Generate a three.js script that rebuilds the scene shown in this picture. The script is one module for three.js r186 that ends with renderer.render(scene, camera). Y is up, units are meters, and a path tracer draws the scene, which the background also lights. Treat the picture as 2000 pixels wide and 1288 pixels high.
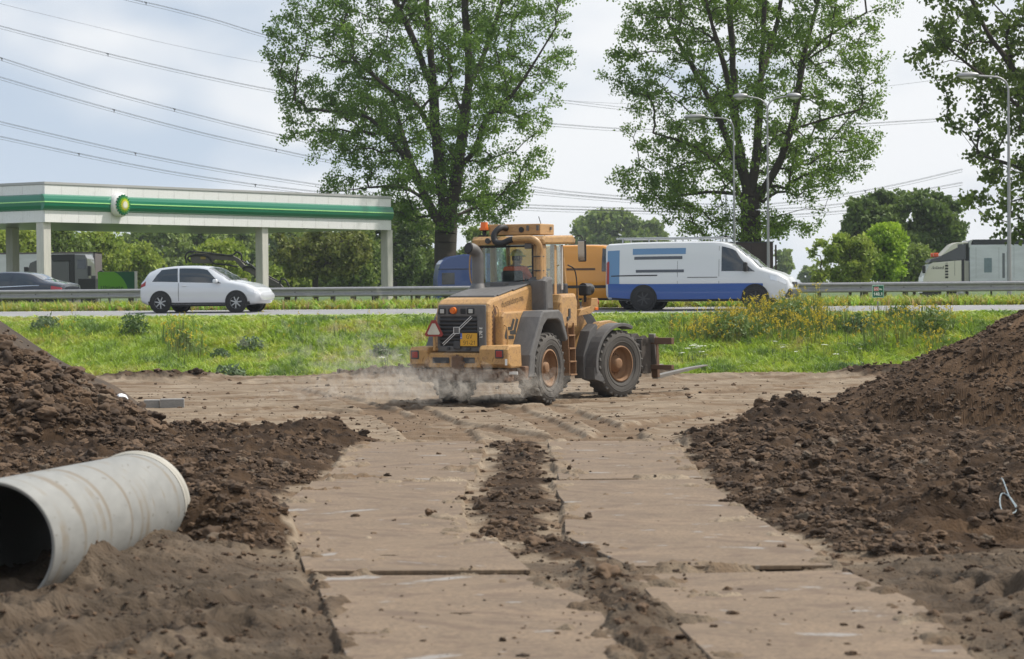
import * as THREE from 'three';
import { mergeGeometries, mergeVertices, toCreasedNormals } from 'three/addons/utils/BufferGeometryUtils.js';
import { RoundedBoxGeometry } from 'three/addons/geometries/RoundedBoxGeometry.js';
import { ImprovedNoise } from 'three/addons/math/ImprovedNoise.js';
import { MarchingCubes } from 'three/addons/objects/MarchingCubes.js';

// ---------- camera ----------
const FOCAL = 4700, W0 = 2000, H0 = 1288, HORIZON = 560, EYE = 2.27;
const scene = new THREE.Scene();
const camera = new THREE.PerspectiveCamera(2 * Math.atan(H0 / 2 / FOCAL) * 180 / Math.PI, W0 / H0, 0.5, 9000);
camera.rotation.order = 'YXZ';
camera.position.set(0, EYE, 0);
camera.rotation.set(-Math.atan((H0 / 2 - HORIZON) / FOCAL), 0, -0.009);
camera.userData.fStop = 4.2; camera.focus = 48;
camera.updateMatrixWorld(true);
// ---------- exposure ----------
const renderer = new THREE.WebGLRenderer({ antialias: true });
renderer.toneMapping = THREE.LinearToneMapping;
renderer.toneMappingExposure = 1.0;
renderer.shadowMap.enabled = true;
// ---------- sun ----------
const SUN = new THREE.Vector3(0.74, 1.10, -0.24).normalize();
const sun = new THREE.DirectionalLight(new THREE.Color(1.0, 0.94, 0.86), 4.8);
sun.position.copy(SUN).multiplyScalar(150).add(new THREE.Vector3(0, 0, -50));
sun.target.position.set(0, 0, -50);
sun.castShadow = true; sun.shadow.radius = 3;
Object.assign(sun.shadow.camera, { left: -70, right: 70, top: 80, bottom: -80, near: 1, far: 400 });
sun.shadow.mapSize.set(4096, 4096);
scene.add(sun, sun.target);
// ---------- sky: hazy air with soft cumulus ----------
const noise3 = new ImprovedNoise();
const fbm = (x, y, z, o = 4) => { let s = 0, a = 0.5, f = 1; for (let i = 0; i < o; i++) { s += a * noise3.noise(x * f + i * 17.3, y * f - i * 9.1, z * f + i * 3.7); a *= 0.5; f *= 2.03; } return s; };
const sst = (a, b, x) => { const t = Math.min(1, Math.max(0, (x - a) / (b - a))); return t * t * (3 - 2 * t); };
const mix = (a, b, t) => a + (b - a) * t;
{
  const W = 2048, H = 1024, d = new Float32Array(W * H * 4);
  for (let j = 0; j < H; j++) {
    const el = ((j + 0.5) / H - 0.5) * Math.PI, y = Math.sin(el), c = Math.cos(el);
    for (let i = 0; i < W; i++) {
      const az = ((i + 0.5) / W - 0.5) * 2 * Math.PI, x = Math.cos(az) * c, z = Math.sin(az) * c, o = (j * W + i) * 4;
      const up = Math.max(0, y), h = Math.exp(-up * 5);
      let r = mix(0.34, 0.66, h), g = mix(0.46, 0.755, h), b = mix(0.64, 0.865, h);
      // cloud layer seen from below, flattening towards the horizon
      const k = 1 / (up + 0.55);
      const q = y < -0.02 ? 0 : fbm(x * k * 4.2 + 3.1, up * 13 + 1.7, z * k * 4.2, 6) + 0.5 * fbm(x * k * 1.6, 7.3 + up * 4, z * k * 1.6, 3) + 0.75 * Math.max(-0.3, Math.min(0.3, x));
      const broad = 0.5 + 0.5 * noise3.noise(x * 3.1 + 1.4, y * 9 + 2.2, z * 3.1), cl = sst(-0.34, 0.10, q + 0.35 * (broad - 0.5)), core = sst(0.22, 0.60, q);
      const cr = mix(0.99, 0.76, core), cg = mix(1.0, 0.80, core), cb = mix(1.01, 0.86, core);
      const a = cl * 0.90;
      r = mix(r, cr, a); g = mix(g, cg, a); b = mix(b, cb, a);
      if (y < 0) { const t = sst(0, -0.08, y); r = mix(r, 0.24, t); g = mix(g, 0.22, t); b = mix(b, 0.18, t); }
      d[o] = r; d[o + 1] = g; d[o + 2] = b; d[o + 3] = 1;
    }
  }
  const t = new THREE.DataTexture(d, W, H, THREE.RGBAFormat, THREE.FloatType);
  t.mapping = THREE.EquirectangularReflectionMapping; t.magFilter = THREE.LinearFilter; t.minFilter = THREE.LinearFilter; t.needsUpdate = true;
  scene.background = t; scene.environment = t;
}
scene.fog = new THREE.FogExp2(new THREE.Color(0.80, 0.87, 0.95), 0.00021);

// ---------- helpers ----------
const V = (x, y, z) => new THREE.Vector3(x, y, z);
const rngOf = (s) => () => { s = (s + 0x6d2b79f5) | 0; let t = Math.imul(s ^ (s >>> 15), 1 | s); t = (t + Math.imul(t ^ (t >>> 7), 61 | t)) ^ t; return ((t ^ (t >>> 14)) >>> 0) / 4294967296; };
// a pixel of the photograph at a depth in metres
const CQ = camera.quaternion.clone();
function at(px, py, depth) {
  const v = V((px - W0 / 2) / FOCAL, (H0 / 2 - py) / FOCAL, -1).applyQuaternion(CQ);
  return v.multiplyScalar(depth / -v.z).add(camera.position);
}
function toPixel(p) {
  const v = p.clone().sub(camera.position).applyQuaternion(CQ.clone().invert());
  return [W0 / 2 + FOCAL * v.x / -v.z, H0 / 2 - FOCAL * v.y / -v.z];
}
const taken = new Map();
const numbered = (n) => { const k = taken.get(n) ?? 0; taken.set(n, k + 1); return k ? n + '_' + String(k).padStart(3, '0') : n; };
function shade(o) { o.castShadow = true; o.receiveShadow = true; return o; }
function thing(name, label, category, group, kind) {
  const o = new THREE.Group(); o.name = numbered(name); scene.add(o); return tag(o, label, category, group, kind);
}
function tag(o, label, category, group, kind) {
  if (label) o.userData.label = label;
  if (category) o.userData.category = category;
  if (group) o.userData.group = group;
  if (kind) o.userData.kind = kind;
  return o;
}
function top(name, geo, mat, label, category, group, kind) {
  const m = shade(new THREE.Mesh(geo, mat)); m.name = numbered(name); scene.add(m); return tag(m, label, category, group, kind);
}
function part(name, geo, mat, parent, label) {
  const g = Array.isArray(geo) ? join(geo) : geo;
  const m = shade(new THREE.Mesh(g, mat)); m.name = name; parent.add(m); if (label) m.userData.label = label; return m;
}
function join(list) {
  const keep = list.map((g) => { let n = g.index ? g.toNonIndexed() : g; if (!n.attributes.normal) n.computeVertexNormals(); for (const k of Object.keys(n.attributes)) if (!['position', 'normal', 'uv'].includes(k)) n.deleteAttribute(k); if (!n.attributes.uv) n.setAttribute('uv', new THREE.BufferAttribute(new Float32Array(n.attributes.position.count * 2), 2)); return n; });
  return mergeGeometries(keep);
}
const put = (g, x = 0, y = 0, z = 0, rx = 0, ry = 0, rz = 0) => g.applyMatrix4(new THREE.Matrix4().compose(V(x, y, z), new THREE.Quaternion().setFromEuler(new THREE.Euler(rx, ry, rz)), V(1, 1, 1)));
const box = (w, h, d, x, y, z, rx, ry, rz) => put(new THREE.BoxGeometry(w, h, d), x, y, z, rx, ry, rz);
const rbox = (w, h, d, r, x, y, z, rx, ry, rz) => put(new RoundedBoxGeometry(w, h, d, 2, Math.min(r, w * 0.49, h * 0.49, d * 0.49)), x, y, z, rx, ry, rz);
const span = (x0, x1, y0, y1, z0, z1, r) => r ? rbox(x1 - x0, y1 - y0, z1 - z0, r, (x0 + x1) / 2, (y0 + y1) / 2, (z0 + z1) / 2) : box(x1 - x0, y1 - y0, z1 - z0, (x0 + x1) / 2, (y0 + y1) / 2, (z0 + z1) / 2);
const cyl = (r0, r1, h, x, y, z, rx, ry, rz, seg = 24, open = false) => put(new THREE.CylinderGeometry(r0, r1, h, seg, 1, open), x, y, z, rx, ry, rz);
function bar(a, b, r, r2 = r, seg = 8) {
  const d = b.clone().sub(a), L = d.length(), g = new THREE.CylinderGeometry(r2, r, L, seg, 1);
  return g.applyMatrix4(new THREE.Matrix4().compose(a.clone().add(b).multiplyScalar(0.5), new THREE.Quaternion().setFromUnitVectors(V(0, 1, 0), d.normalize()), V(1, 1, 1)));
}
const tube = (pts, r, seg = 40, rs = 8) => new THREE.TubeGeometry(new THREE.CatmullRomCurve3(pts), seg, r, rs, false);
// outline in (x, y) pushed along z from z0 to z1
function prism(pts, z0, z1, bevel = 0) {
  const s = new THREE.Shape(pts.map((p) => new THREE.Vector2(p[0], p[1])));
  const g = new THREE.ExtrudeGeometry(s, { depth: z1 - z0 - 2 * bevel, bevelEnabled: bevel > 0, bevelSize: bevel, bevelThickness: bevel, bevelOffset: -bevel, bevelSegments: 2, curveSegments: 10 });
  return g.translate(0, 0, z0 + bevel);
}
const L = (r, g, b) => new THREE.Color().setRGB(r, g, b);
const std = (c, rough = 0.8, metal = 0, more = {}) => new THREE.MeshPhysicalMaterial({ color: Array.isArray(c) ? L(...c) : c, roughness: rough, metalness: metal, side: THREE.DoubleSide, ...more });
function dataTex(n, fn, srgb, repeat) {
  const d = new Uint8Array(n * n * 4);
  for (let j = 0; j < n; j++) for (let i = 0; i < n; i++) { const c = fn(i / n, j / n), o = (j * n + i) * 4; d[o] = c[0]; d[o + 1] = c[1]; d[o + 2] = c[2]; d[o + 3] = 255; }
  const t = new THREE.DataTexture(d, n, n); t.wrapS = t.wrapT = THREE.RepeatWrapping; t.magFilter = THREE.LinearFilter; t.minFilter = THREE.LinearMipmapLinearFilter;
  if (srgb) t.colorSpace = THREE.SRGBColorSpace; if (repeat) t.repeat.set(repeat, repeat); t.needsUpdate = true; return t;
}
// noise that tiles on the unit square
const tileFbm = (u, v, s, o = 4, seed = 0) => { const a = u * 2 * Math.PI, b = v * 2 * Math.PI, R = s / (2 * Math.PI); return fbm(Math.cos(a) * R + seed, Math.sin(a) * R + Math.cos(b) * R * 1.31, Math.sin(b) * R * 1.31 + seed * 0.7, o); };
const byte = (x) => Math.max(0, Math.min(255, Math.round(x * 255)));
const grainTex = dataTex(512, (u, v) => { const n = 0.5 + 0.55 * tileFbm(u, v, 18, 5) + 0.35 * tileFbm(u, v, 90, 2, 5); const b = byte(n); return [b, b, b]; });
const mottleTex = dataTex(512, (u, v) => { const n = 0.84 + 0.34 * tileFbm(u, v, 7, 5, 3) + 0.22 * tileFbm(u, v, 60, 3, 8); return [byte(n), byte(n * 0.985), byte(n * 0.96)]; });
const mudTex = dataTex(512, (u, v) => { const a = sst(0.02, 0.30, tileFbm(u, v, 6, 5, 41) + 0.35 * tileFbm(u, v, 34, 3, 7)), b = sst(0.18, 0.30, tileFbm(u, v, 22, 4, 17)), n = 0.93 + 0.16 * tileFbm(u, v, 40, 3, 2); return [0, 1, 2].map((i) => byte(mix(mix(1, [0.93, 0.93, 1.0][i], a), [0.72, 0.68, 0.66][i], b * 0.7) * n)); }, true);
const streakTex = dataTex(512, (u, v) => { const s = sst(0.12, 0.42, tileFbm(u, v * 0.999, 40, 2, 5) * 0.4 + fbm(u * 46, 2.2, Math.sin(v * 6.283) * 0.35, 3)), n = 0.97 + 0.08 * tileFbm(u, v, 30, 3, 6); return [1, 0.98, 0.95].map((q, i) => byte(n * mix(1, [0.80, 0.79, 0.77][i], s * 0.7))); }, true);
const wearTex = dataTex(512, (u, v) => { const n = 0.90 + 0.22 * tileFbm(u, v, 5, 5, 11) + 0.10 * tileFbm(u, v, 40, 3, 2); return [byte(n), byte(n), byte(n)]; });
function canvasTex(w, h, draw) {
  const c = document.createElement('canvas'); c.width = w; c.height = h; const g = c.getContext('2d'); draw(g, w, h);
  const t = new THREE.CanvasTexture(c); t.colorSpace = THREE.SRGBColorSpace; t.magFilter = THREE.LinearFilter; return t;
}
// turn faces round after a mirroring move
function flip(g) { if (!g.index) { const n = g.attributes.position.count; g.setIndex(Array.from({ length: n }, (_, i) => i)); } const a = g.index.array; for (let i = 0; i < a.length; i += 3) { const t = a[i]; a[i] = a[i + 2]; a[i + 2] = t; } return g; }
const plane = (w, h, x, y, z, rx, ry, rz) => put(new THREE.PlaneGeometry(w, h), x, y, z, rx, ry, rz);
// ---------- lie of the land ----------
const baseY = (z) => { const D = -z; return 0.30 * (1 - sst(29, 45, D)); };
function groundAt(px, py) { let a = 7, b = 75; for (let i = 0; i < 40; i++) { const m = (a + b) / 2; at(px, py, m).y > baseY(-m) ? a = m : b = m; } return at(px, py, a); }
const flat = (pts) => pts.map(([x, y]) => { const p = groundAt(x, y); return [p.x, p.z]; });
// distance to an outline on the ground, positive inside
function outlineDist(poly, x, z) {
  let d = 1e9, inside = false;
  for (let i = 0, j = poly.length - 1; i < poly.length; j = i++) {
    const [ax, az] = poly[j], [bx, bz] = poly[i], ex = bx - ax, ez = bz - az, t = Math.max(0, Math.min(1, ((x - ax) * ex + (z - az) * ez) / (ex * ex + ez * ez)));
    d = Math.min(d, Math.hypot(x - ax - ex * t, z - az - ez * t));
    if ((az > z) !== (bz > z) && x < (bx - ax) * (z - az) / (bz - az) + ax) inside = !inside;
  }
  return inside ? d : -d;
}
function lineDist(line, x, z) {
  let d = 1e9, where = 0, acc = 0, side = 0;
  for (let i = 1; i < line.length; i++) {
    const [ax, az] = line[i - 1], [bx, bz] = line[i], ex = bx - ax, ez = bz - az, len = Math.hypot(ex, ez), t = Math.max(0, Math.min(1, ((x - ax) * ex + (z - az) * ez) / (len * len)));
    const q = Math.hypot(x - ax - ex * t, z - az - ez * t);
    if (q < d) { d = q; where = acc + t * len; side = Math.sign(ex * (z - az) - ez * (x - ax)); }
    acc += len;
  }
  return [d, where, side];
}
const curve = (pts, n = 24) => new THREE.CatmullRomCurve3(flat(pts).map(([x, z]) => V(x, 0, z))).getPoints(n).map((p) => [p.x, p.z]);
// dug-over dark soil
const ROUGH = [
  flat([[-500, 850], [200, 862], [330, 842], [480, 850], [640, 856], [745, 866], [690, 884], [655, 925], [560, 972], [545, 1000], [572, 1060], [590, 1100], [470, 1098], [345, 1085], [250, 1070], [-100, 1060], [-700, 1060]]),
  flat([[1320, 858], [1420, 846], [1560, 838], [1640, 832], [2100, 830], [2600, 840], [2600, 1080], [2000, 1082], [1880, 1098], [1700, 1105], [1560, 1062], [1440, 1004], [1395, 968], [1372, 930]]),
  flat([[948, 866], [1068, 866], [1084, 900], [1092, 950], [1108, 1000], [1112, 1060], [1215, 1072], [1260, 1118], [1150, 1110], [1010, 1108], [975, 1072], [925, 1062], [900, 998], [915, 950], [930, 940]]),
  flat([[1120, 1120], [1220, 1120], [1290, 1190], [1370, 1320], [1290, 1330], [1190, 1220], [1130, 1160]]),
];
const PLATES = [
  [[694, 869], [945, 868], [944, 888], [926, 944], [630, 948]],
  [[612, 950], [913, 950], [900, 998], [921, 1066], [596, 1128], [551, 996]],
  [[700, 1066], [966, 1066], [1010, 1106], [1036, 1129], [606, 1131]],
  [[612, 1136], [1026, 1134], [1160, 1185], [1250, 1330], [690, 1330]],
  [[1070, 868], [1318, 868], [1372, 941], [1092, 944]],
  [[1080, 949], [1372, 946], [1520, 1050], [1640, 1119], [1230, 1121], [1104, 1060], [1102, 992], [1092, 980]],
  [[1234, 1134], [1650, 1125], [1800, 1190], [1930, 1330], [1420, 1330], [1330, 1240]],
].map(flat);
// loose tyre-churned damp sand; foreground vignette and cloud shade painted into its colour
const DIM_DAMP = [flat([[-700, 1075], [150, 1120], [345, 1090], [470, 1102], [600, 1112], [690, 1200], [740, 1340], [-900, 1340]]), flat([[1640, 1112], [1900, 1092], [2700, 1085], [2800, 1340], [1950, 1340], [1800, 1200]]), flat([[1010, 1108], [1240, 1120], [1330, 1230], [1420, 1340], [1250, 1340], [1165, 1190]])];
const dimDampAt = (x, z) => { let d = -9; for (const p of DIM_DAMP) d = Math.max(d, outlineDist(p, x, z)); return sst(-0.5, 0.35, d + 0.5 * fbm(x * 0.9, 2.2, z * 0.9, 3)); };
const MOUNDS = [[140, 1158, 0.42, 0.15], [215, 1160, 0.40, 0.07], [300, 1096, 0.36, 0.14], [330, 1110, 0.7, 0.10], [30, 1195, 0.5, 0.10], [265, 1135, 0.6, 0.08], [425, 1050, 0.55, 0.26], [395, 1030, 0.42, 0.20], [520, 1060, 0.5, 0.16], [360, 1062, 0.3, 0.14], [1590, 850, 1.3, 0.22], [1480, 842, 0.7, 0.22], [1530, 846, 0.6, 0.16], [1850, 1050, 0.6, 0.18], [1960, 1030, 0.5, 0.22], [640, 862, 0.7, 0.20], [1350, 872, 0.6, 0.10], [1060, 800, 0.8, 0.10], [1290, 792, 1.0, 0.08]].map(([x, y, r, h]) => { const p = groundAt(x, y); return [p.x, p.z, r, h]; });
const RUTS = [
  [curve([[835, 866], [800, 838], [740, 806], [690, 784], [640, 770]]), 0.23], [curve([[905, 866], [880, 838], [840, 812], [800, 796], [740, 782]]), 0.23],
  [curve([[1130, 862], [1085, 838], [1030, 812], [960, 795], [880, 786]]), 0.23], [curve([[1240, 862], [1190, 836], [1130, 812], [1080, 797], [1040, 787]]), 0.23],
  [curve([[600, 800], [760, 812], [900, 830], [1010, 850], [1080, 866]]), 0.28], [curve([[1500, 800], [1350, 815], [1240, 835], [1160, 866]]), 0.28], [curve([[560, 760], [700, 786], [800, 826], [850, 866]]), 0.28], [curve([[380, 830], [700, 806], [1000, 800], [1400, 806], [1700, 790]]), 0.25], [curve([[360, 812], [700, 790], [1100, 788], [1500, 776], [1750, 765]]), 0.25],
  [curve([[420, 780], [800, 768], [1200, 772], [1700, 752]]), 0.25], [curve([[1040, 788], [1150, 782], [1260, 777], [1420, 762], [1600, 748]]), 0.25],
  [curve([[660, 1288], [665, 1200], [650, 1140], [640, 1090]]), 0.20], [curve([[-50, 1260], [250, 1220], [480, 1200], [690, 1150]]), 0.26], [curve([[60, 1330], [350, 1250], [560, 1240], [700, 1210]]), 0.26], [curve([[1700, 1130], [1850, 1160], [2000, 1180], [2150, 1190]]), 0.26], [curve([[1790, 1170], [1900, 1230], [2050, 1262]]), 0.26],
];
const boxOf = (l, m) => { const b = [1e9, -1e9, 1e9, -1e9]; for (const [x, z] of l) { b[0] = Math.min(b[0], x - m); b[1] = Math.max(b[1], x + m); b[2] = Math.min(b[2], z - m); b[3] = Math.max(b[3], z + m); } return b; };
const inBox = (b, x, z) => x > b[0] && x < b[1] && z > b[2] && z < b[3];
const roughBox = ROUGH.map((l) => boxOf(l, 0.2)), plateBox = PLATES.map((l) => boxOf(l, 0.95)), rutBox = RUTS.map(([l, w]) => boxOf(l, w * 2.3 + 0.1));
const BILLOW = (x, z, f, s = 0) => { const n = noise3.noise(x * f + s, s * 1.7, z * f - s); return 1 - Math.abs(n) * 2; };
// ground height, share of dark soil, and share of plate at a place
function site(x, z) {
  const D = -z; let y = baseY(z);
  const wx = x + 0.22 * noise3.noise(x * 1.3, 4.2, z * 1.3) + 0.10 * noise3.noise(x * 4, 8.1, z * 4), wz = z + 0.3 * noise3.noise(x * 1.3, 14.2, z * 1.3) + 0.12 * noise3.noise(x * 4, 3.3, z * 4);
  let rough = 0, bulk = 0;
  for (let i = 0; i < 4; i++) if (inBox(roughBox[i], wx, wz)) { const q = outlineDist(ROUGH[i], wx, wz); rough = Math.max(rough, sst(-0.12, 0.28, q) * (i > 1 ? 0.62 : 1)); bulk = Math.max(bulk, sst(-0.2, 0.9, q) * (i > 1 ? 0.3 : 0.75)); }
  let plate = 0, hug = 0, spill = 0;
  if (D < 34) PLATES.forEach((p, i) => { if (inBox(plateBox[i], x, z)) { const q = outlineDist(p, x, z); plate = Math.max(plate, sst(-0.02, 0.10, q)); hug = Math.max(hug, sst(-0.9, -0.1, q)); if (q > -0.15 && q < 0.6) spill = Math.max(spill, sst(0.02, 0.26, fbm(x * 2.1, 7.7, z * 1.6, 4) + 0.5 * fbm(x * 7, 1.2, z * 6, 3) + 0.06 - 0.9 * Math.max(0, q))); } });
  // clods in the dark soil
  const lump = 0.09 * BILLOW(x, z, 1.3) + 0.10 * Math.max(0, BILLOW(x, z, 2.7, 5)) + 0.06 * BILLOW(x, z, 6.1, 9) + 0.032 * BILLOW(x, z, 13, 2) + 0.016 * BILLOW(x, z, 27, 7);
  // sand, driven over
  let sand = 0.05 * fbm(x * 0.35, 1, z * 0.35, 3) + 0.035 * fbm(x * 1.2, 3, z * 2.2, 3) + 0.012 * fbm(x * 6, 5, z * 9, 3);
  const near = z > -26 ? dimDampAt(x, z) : 0;
  if (near > 0) sand += near * (0.055 * fbm(x * 0.9 + 0.5 * z, 2, z * 2.6, 4) + 0.05 * (1 - 2 * Math.abs(noise3.noise(x * 1.9 + 1.6 * z, 6, z * 5.2))) + 0.020 * (1 - 2 * Math.abs(noise3.noise(x * 5, 16, z * 11))) + 0.026 * BILLOW(x, z, 10, 4) + 0.05 * Math.max(0, BILLOW(x, z, 4.2, 14)) * sst(-0.1, 0.3, noise3.noise(x * 0.9, 3, z * 0.9)));
  let rutDark = 0, inMax = 0, rimMax = 0, tread = 0;
  for (let k = 0; k < RUTS.length; k++) {
    if (!inBox(rutBox[k], x, z)) continue;
    const [line, w] = RUTS[k];
    const [d, s] = lineDist(line, x + 0.05 * noise3.noise(x * 2, 1, z * 2), z);
    if (d < w * 2.2) {
      const inn = 1 - sst(w * 0.8, w * 1.15, d), rim = Math.exp(-(((d - w * 1.35) / (w * 0.35)) ** 2));
      if (inn > inMax) { inMax = inn; tread = Math.sin(s * 2 * Math.PI / (0.16 + 0.12 * near) + d * 9); }
      rimMax = Math.max(rimMax, rim);
      rutDark = Math.max(rutDark, inn * 0.6);
    }
  }
  sand += -0.05 * inMax + (0.030 + 0.05 * near) * rimMax * (1 - inMax) * (0.7 + 0.6 * noise3.noise(x * 3, 2, z * 3)) + (0.012 + 0.034 * near) * inMax * tread;
  let mound = 0;
  for (const [mx, mz, r, h] of MOUNDS) { const q = ((x - mx) ** 2 + (z - mz) ** 2) / (r * r); if (q < 6) mound += h * Math.exp(-q * 1.4); }
  // pushed-up edge along the foot of the bank
  const berm = Math.exp(-(((D - (58.6 - 0.1 * x) + 0.8 * noise3.noise(x * 0.4, 7, 1)) / 1.5) ** 2)), bermGap = 0.35 + 0.65 * sst(-0.25, 0.2, noise3.noise(x * 0.28 + 4.4, 2.2, 0.5));
  const be = berm * bermGap;
  y += mix(sand, 0.02 + lump, Math.min(1, bulk * 0.85 + rough * 0.15)) + mound + be * (0.16 + 0.16 * BILLOW(x, z, 1.9, 3) + 0.09 * BILLOW(x, z, 4.3, 6));
  const cover = sst(0.25, 0.9, rough) * (1 - plate);
  if (hug > 0) { const lo = baseY(z) + 0.008 + 0.02 * noise3.noise(x * 3, 5, z * 3); if (y < lo) y = mix(y, lo, hug); else if (rough < 0.2) y = mix(y, lo + (y - lo) * 0.4, hug); }
  if (plate > 0) y = mix(y, Math.min(y, baseY(z) + 0.006), plate);
  if (spill > 0 && plate > 0) y = Math.max(y, baseY(z) + 0.022 + spill * (0.034 + 0.02 * BILLOW(x, z, 9, 3)));
  return { y, rough: Math.max(rough * (1 - 0.75 * spill * plate), be * 0.8), plate, rutDark, cover, mound };
}
const SANDC = [0.235, 0.184, 0.132], DRYC = [0.320, 0.262, 0.196], DIMWETC = [0.072, 0.0545, 0.0395], SOILC = [0.033, 0.0200, 0.0112], SOIL2 = [0.082, 0.0515, 0.0300], CLAYC = [0.150, 0.140, 0.128];  // the wet sand tone also carries the foreground dimming
function soilColor(x, z, rough, rut) {
  const n1 = fbm(x * 0.7, 2, z * 1.6, 4), n2 = fbm(x * 3.1, 9, z * 4.7, 3), n3 = noise3.noise(x * 9, 1, z * 12);
  let c = [0, 1, 2].map((i) => mix(SANDC[i], DRYC[i], sst(-0.15, 0.35, n1 + 0.4 * n2)));
  const damp = sst(-0.04, 0.24, fbm(x * 0.5 + 7, 3, z * 1.2, 4) + 0.35 * n2 + 0.5 * rut);
  c = c.map((v, i) => mix(v, SOIL2[i] * 1.7, damp * 0.70));
  const dimWet = z > -26 ? dimDampAt(x, z) : 0; c = c.map((v, i) => mix(v, DIMWETC[i] * (1.1 + 1.1 * n1 + 1.2 * n2), dimWet * 0.9));  // loose sand darkened: damp plus foreground shade put into the colour
  const clay = sst(0.32, 0.5, fbm(x * 0.8 - 4, 6, z * 1.1, 3));
  c = c.map((v, i) => mix(v, CLAYC[i] * 1.5, clay * 0.45));
  const so = [0, 1, 2].map((i) => mix(SOILC[i], SOIL2[i], sst(-0.2, 0.4, n1 + n2 * 0.7)));
  const r = sst(0.28, 0.62, rough + 0.35 * n2 + 0.12 * n3);
  return c.map((v, i) => mix(v, so[i], r));
}
const soilMat = new THREE.MeshPhysicalMaterial({ vertexColors: true, roughness: 1, specularIntensity: 0.35, map: mottleTex, bumpMap: grainTex, bumpScale: 0.03, side: THREE.DoubleSide });
{
  const NR = 500, NC = 640, D0 = 9.5, D1 = 63, pos = new Float32Array(NR * NC * 3), col = new Float32Array(NR * NC * 3), uv = new Float32Array(NR * NC * 2), idx = [];
  for (let j = 0; j < NR; j++) {
    const D = D0 * Math.pow(D1 / D0, j / (NR - 1)), half = 0.25 * D + 2.5;
    for (let i = 0; i < NC; i++) {
      const x = (i / (NC - 1) * 2 - 1) * half, z = -D, s = site(x, z), o = j * NC + i;
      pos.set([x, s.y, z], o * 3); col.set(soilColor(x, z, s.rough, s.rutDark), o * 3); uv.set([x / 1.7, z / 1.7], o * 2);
      if (i && j) { const a = o - NC - 1, b = o - NC, c = o - 1; idx.push(a, b, c, b, o, c); }
    }
  }
  const g = new THREE.BufferGeometry();
  g.setAttribute('position', new THREE.BufferAttribute(pos, 3)); g.setAttribute('color', new THREE.BufferAttribute(col, 3)); g.setAttribute('uv', new THREE.BufferAttribute(uv, 2)); g.setIndex(idx); g.computeVertexNormals();
  top('dirt_ground', g, soilMat, 'sandy building site ground with tyre tracks and patches of dug soil', 'ground', null, 'structure');
}
// ---------- road frame: s along the road to the right and nearer, t away from the camera; the rail stands at t = 0 ----------
const RD = V(0.9701, 0, 0.2425), RN = V(0.2425, 0, -0.9701), RO = V(0, 0, -78);
const onRoad = (s, t, y) => RO.clone().addScaledVector(RD, s).addScaledVector(RN, t).setY(y);
const ROADTURN = Math.atan2(-RD.z, RD.x);   // rotation.y that lays local +x along the road
const roadY = (t) => mix(1.45, 1.58, (t + 8.25) / 6.75);
// where a column of the photograph meets the line at t
function roadS(px, t) { let best = 0, e = 1e9; for (let s = -60; s < 60; s += 0.05) { const q = Math.abs(toPixel(onRoad(s, t, 1.6))[0] - px); if (q < e) { e = q; best = s; } } return best; }
function strip(s0, s1, rows, nS, colorOf, wav = 0) {
  const pos = [], col = [], uv = [], idx = [], n = nS + 1;
  rows.forEach(([t, y], j) => { for (let i = 0; i <= nS; i++) { const s = mix(s0, s1, i / nS), p = onRoad(s, t, y + wav * fbm(s * 0.5, 3, t, 3)); pos.push(p.x, p.y, p.z); col.push(...colorOf(s, t)); uv.push(s / 2, t / 2); if (i && j) { const o = j * n + i; idx.push(o - n - 1, o - 1, o - n, o - n, o - 1, o); } } });
  const g = new THREE.BufferGeometry(); g.setAttribute('position', new THREE.Float32BufferAttribute(pos, 3)); g.setAttribute('color', new THREE.Float32BufferAttribute(col, 3)); g.setAttribute('uv', new THREE.Float32BufferAttribute(uv, 2)); g.setIndex(idx); g.computeVertexNormals(); return g;
}
const asphaltMat = new THREE.MeshStandardMaterial({ vertexColors: true, roughness: 0.86, map: wearTex, bumpMap: grainTex, bumpScale: 0.004, side: THREE.DoubleSide });
const aspC = (s, t) => { const n = 0.27 + 0.06 * fbm(s * 0.2, 1, t * 1.5, 3) - (Math.abs(Math.abs(t + 4.9) - 0.9) < 0.35 ? 0.02 : 0); return [n, n, n * 1.03]; };
top('road', strip(-70, 60, [[-8.25, 1.45], [-6.5, 1.484], [-5, 1.513], [-3.2, 1.547], [-1.5, 1.58]], 260, aspC), asphaltMat, 'pale grey asphalt carriageway above the grass bank', 'road', null, 'structure');
const lineMat = std([0.75, 0.75, 0.73], 0.7);
const white = (t0, t1, s0, s1) => strip(s0, s1, [[t0, roadY(t0) + 0.006], [t1, roadY(t1) + 0.006]], 40, () => [1, 1, 1]);
tag(top('road_line', white(-7.7, -7.5, -70, 60), lineMat), 'solid white edge line beside the grass bank', 'road marking', null, 'structure');
tag(top('road_line', white(-2.0, -1.8, -70, 60), lineMat), 'solid white edge line beside the guardrail verge', 'road marking', null, 'structure');
tag(top('road', strip(-90, 70, [[1.6, 1.5], [5, 1.46], [9.5, 1.40]], 200, aspC), asphaltMat), 'grey asphalt carriageway behind the guardrail', 'road', null, 'structure');
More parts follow.
